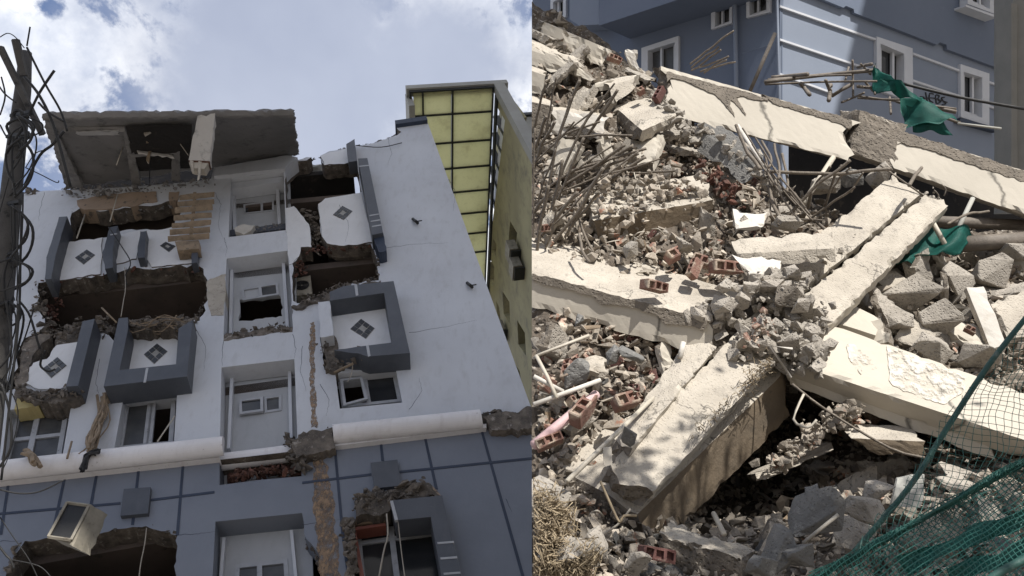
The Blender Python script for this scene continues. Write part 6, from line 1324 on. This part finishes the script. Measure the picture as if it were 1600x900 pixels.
def lattice(name, poly, step, ang, r, m, parent, sag, seed):
    pts = [P(*p) for p in poly]; o = pts[0]; ex = (pts[1]-o).normalized(); nr = (pts[1]-o).cross(pts[-1]-o).normalized(); ey = nr.cross(ex)
    fr = Frame(o, ex, ey, nr); L2 = [(((p-o).dot(ex)), ((p-o).dot(ey))) for p in pts]; bm = bmesh.new()
    R_ = max(math.hypot(*q) for q in L2)*1.2; cx = sum(q[0] for q in L2)/len(L2); cy = sum(q[1] for q in L2)/len(L2)
    def W_(x, y):
        p = o+ex*x+ey*y; return p+nr*(noise.noise(p*2.2+Vector((seed, 0, 0)))*sag)+noise.noise_vector(p*11+Vector((0, seed, 0)))*step*.55+noise.noise_vector(p*4)*step*.7
    for an in ang:
        dx, dy = math.cos(an), math.sin(an)
        for k in range(int(-R_/step), int(R_/step)+1):
            run = []
            for j in range(int(-R_/(step*.7)), int(R_/(step*.7))+1):
                t = j*step*.7; x = cx-dy*k*step+dx*t; y = cy+dx*k*step+dy*t
                if inside((x, y), L2): run.append(W_(x, y))
                else:
                    if len(run) > 1: tube_bm(bm, run, r, 3)
                    run = []
            if len(run) > 1: tube_bm(bm, run, r, 3)
    return emit(name, bm, m, parent, recalc=False)
lattice('upper_mesh', [(1610, 490, 3.48), (1545, 570, 3.45), (1479, 670, 3.4), (1420, 762, 3.35), (1335, 862, 3.3), (1300, 890, 3.2), (1380, 845, 3.1), (1470, 795, 3.0), (1560, 742, 2.95), (1640, 704, 2.9)], .028, (.45, 1.75), .0014, 'netg', NF, .05, 1)
lattice('lower_mesh', [(1640, 703, 2.9), (1560, 743, 2.95), (1470, 796, 3.0), (1380, 846, 3.1), (1272, 905, 3.2), (1290, 960, 3.2), (1640, 960, 2.6)], .018, (.1, 1.55), .0018, 'netg', NF, .05, 2)
lattice('lower_mesh', [(1640, 708, 2.99), (1560, 748, 3.04), (1470, 800, 3.1), (1380, 850, 3.2), (1290, 905, 3.3), (1300, 960, 3.3), (1640, 960, 2.7)], .021, (.5, 2.0), .0016, 'netg', NF, .08, 3)
rnd = random.Random(61); bm = bmesh.new(); base_ = [(1640, 702, 2.9), (1560, 742, 2.95), (1470, 795, 3.0), (1380, 845, 3.1), (1270, 905, 3.2)]
for k in range(16): tube_bm(bm, smooth_pts([P(x+rnd.gauss(0, 3), y+rnd.gauss(0, 4.5), d+rnd.gauss(0, .012)) for x, y, d in base_], 6), .0026, 4)
for k in range(170):
    i = rnd.randrange(4); t = rnd.random(); x, y, d = [a+(b-a)*t for a, b in zip(base_[i], base_[i+1])]; tube_bm(bm, [P(x+rnd.gauss(0, 4), y-8, d-.01), P(x+rnd.gauss(0, 3), y, d-.02), P(x+rnd.gauss(0, 6), y+9, d)], .0016, 3)
emit('gathered_edge', bm, 'netg', NF, recalc=False)
cloth('dark green cloth strip slumped under the mesh in the corner', [(1400, 868, 3.55), (1600, 790, 3.4), (1620, 812, 3.35), (1420, 890, 3.5)], 'tarp', .03, seed=8, freq=3)
cloth('second dark green cloth strip at the bottom right corner', [(1480, 885, 3.4), (1620, 840, 3.3), (1620, 870, 3.25), (1500, 905, 3.35)], 'tarp', .03, seed=9, freq=3)
# ---- tree whose crown throws the dappled shade
TR = thing('tree', P(2280, 1500, 4.6), 'leafy tree just beyond the right edge casting dappled shade', 'tree')
cc = P(1450, 850, 3.7)+SUN*5.0
bm = bmesh.new(); b0 = P(2420, 1300, 5.0); tube_bm(bm, smooth_pts([b0, b0.lerp(cc, .5)+D(.3, 0, 0), cc+D(.2, -.3, 0)], 5), .16, 10, .06); emit('trunk', bm, 'bark', TR, smooth=True)
rnd = random.Random(77); bm = bmesh.new(); tips = []
for k in range(22):
    a = cc+D(rnd.uniform(-.2, .2), rnd.uniform(-.6, .1), 0); e = cc+D(rnd.uniform(-1.4, 1.5), rnd.uniform(-.5, .6), rnd.uniform(-.7, .6)); tube_bm(bm, [a, (a+e)/2+D(0, .1, 0), e], .03, 5, .01); tips.append(e); tips.append((a+e)/2)
emit('limbs', bm, 'bark', TR)
bm = bmesh.new()
for k in range(6500):
    c = rnd.choice(tips)+Vector((rnd.gauss(0, .2), rnd.gauss(0, .2), rnd.gauss(0, .2))); q = rrot(rnd); s = rnd.uniform(.04, .075)
    vv4 = [bm.verts.new(c+q @ Vector(v)*s) for v in ((-1, 0, 0), (0, -.45, 0), (1, 0, .1), (0, .45, 0))]; bm.faces.new(vv4)
emit('crown', bm, 'leaf', TR, recalc=False)
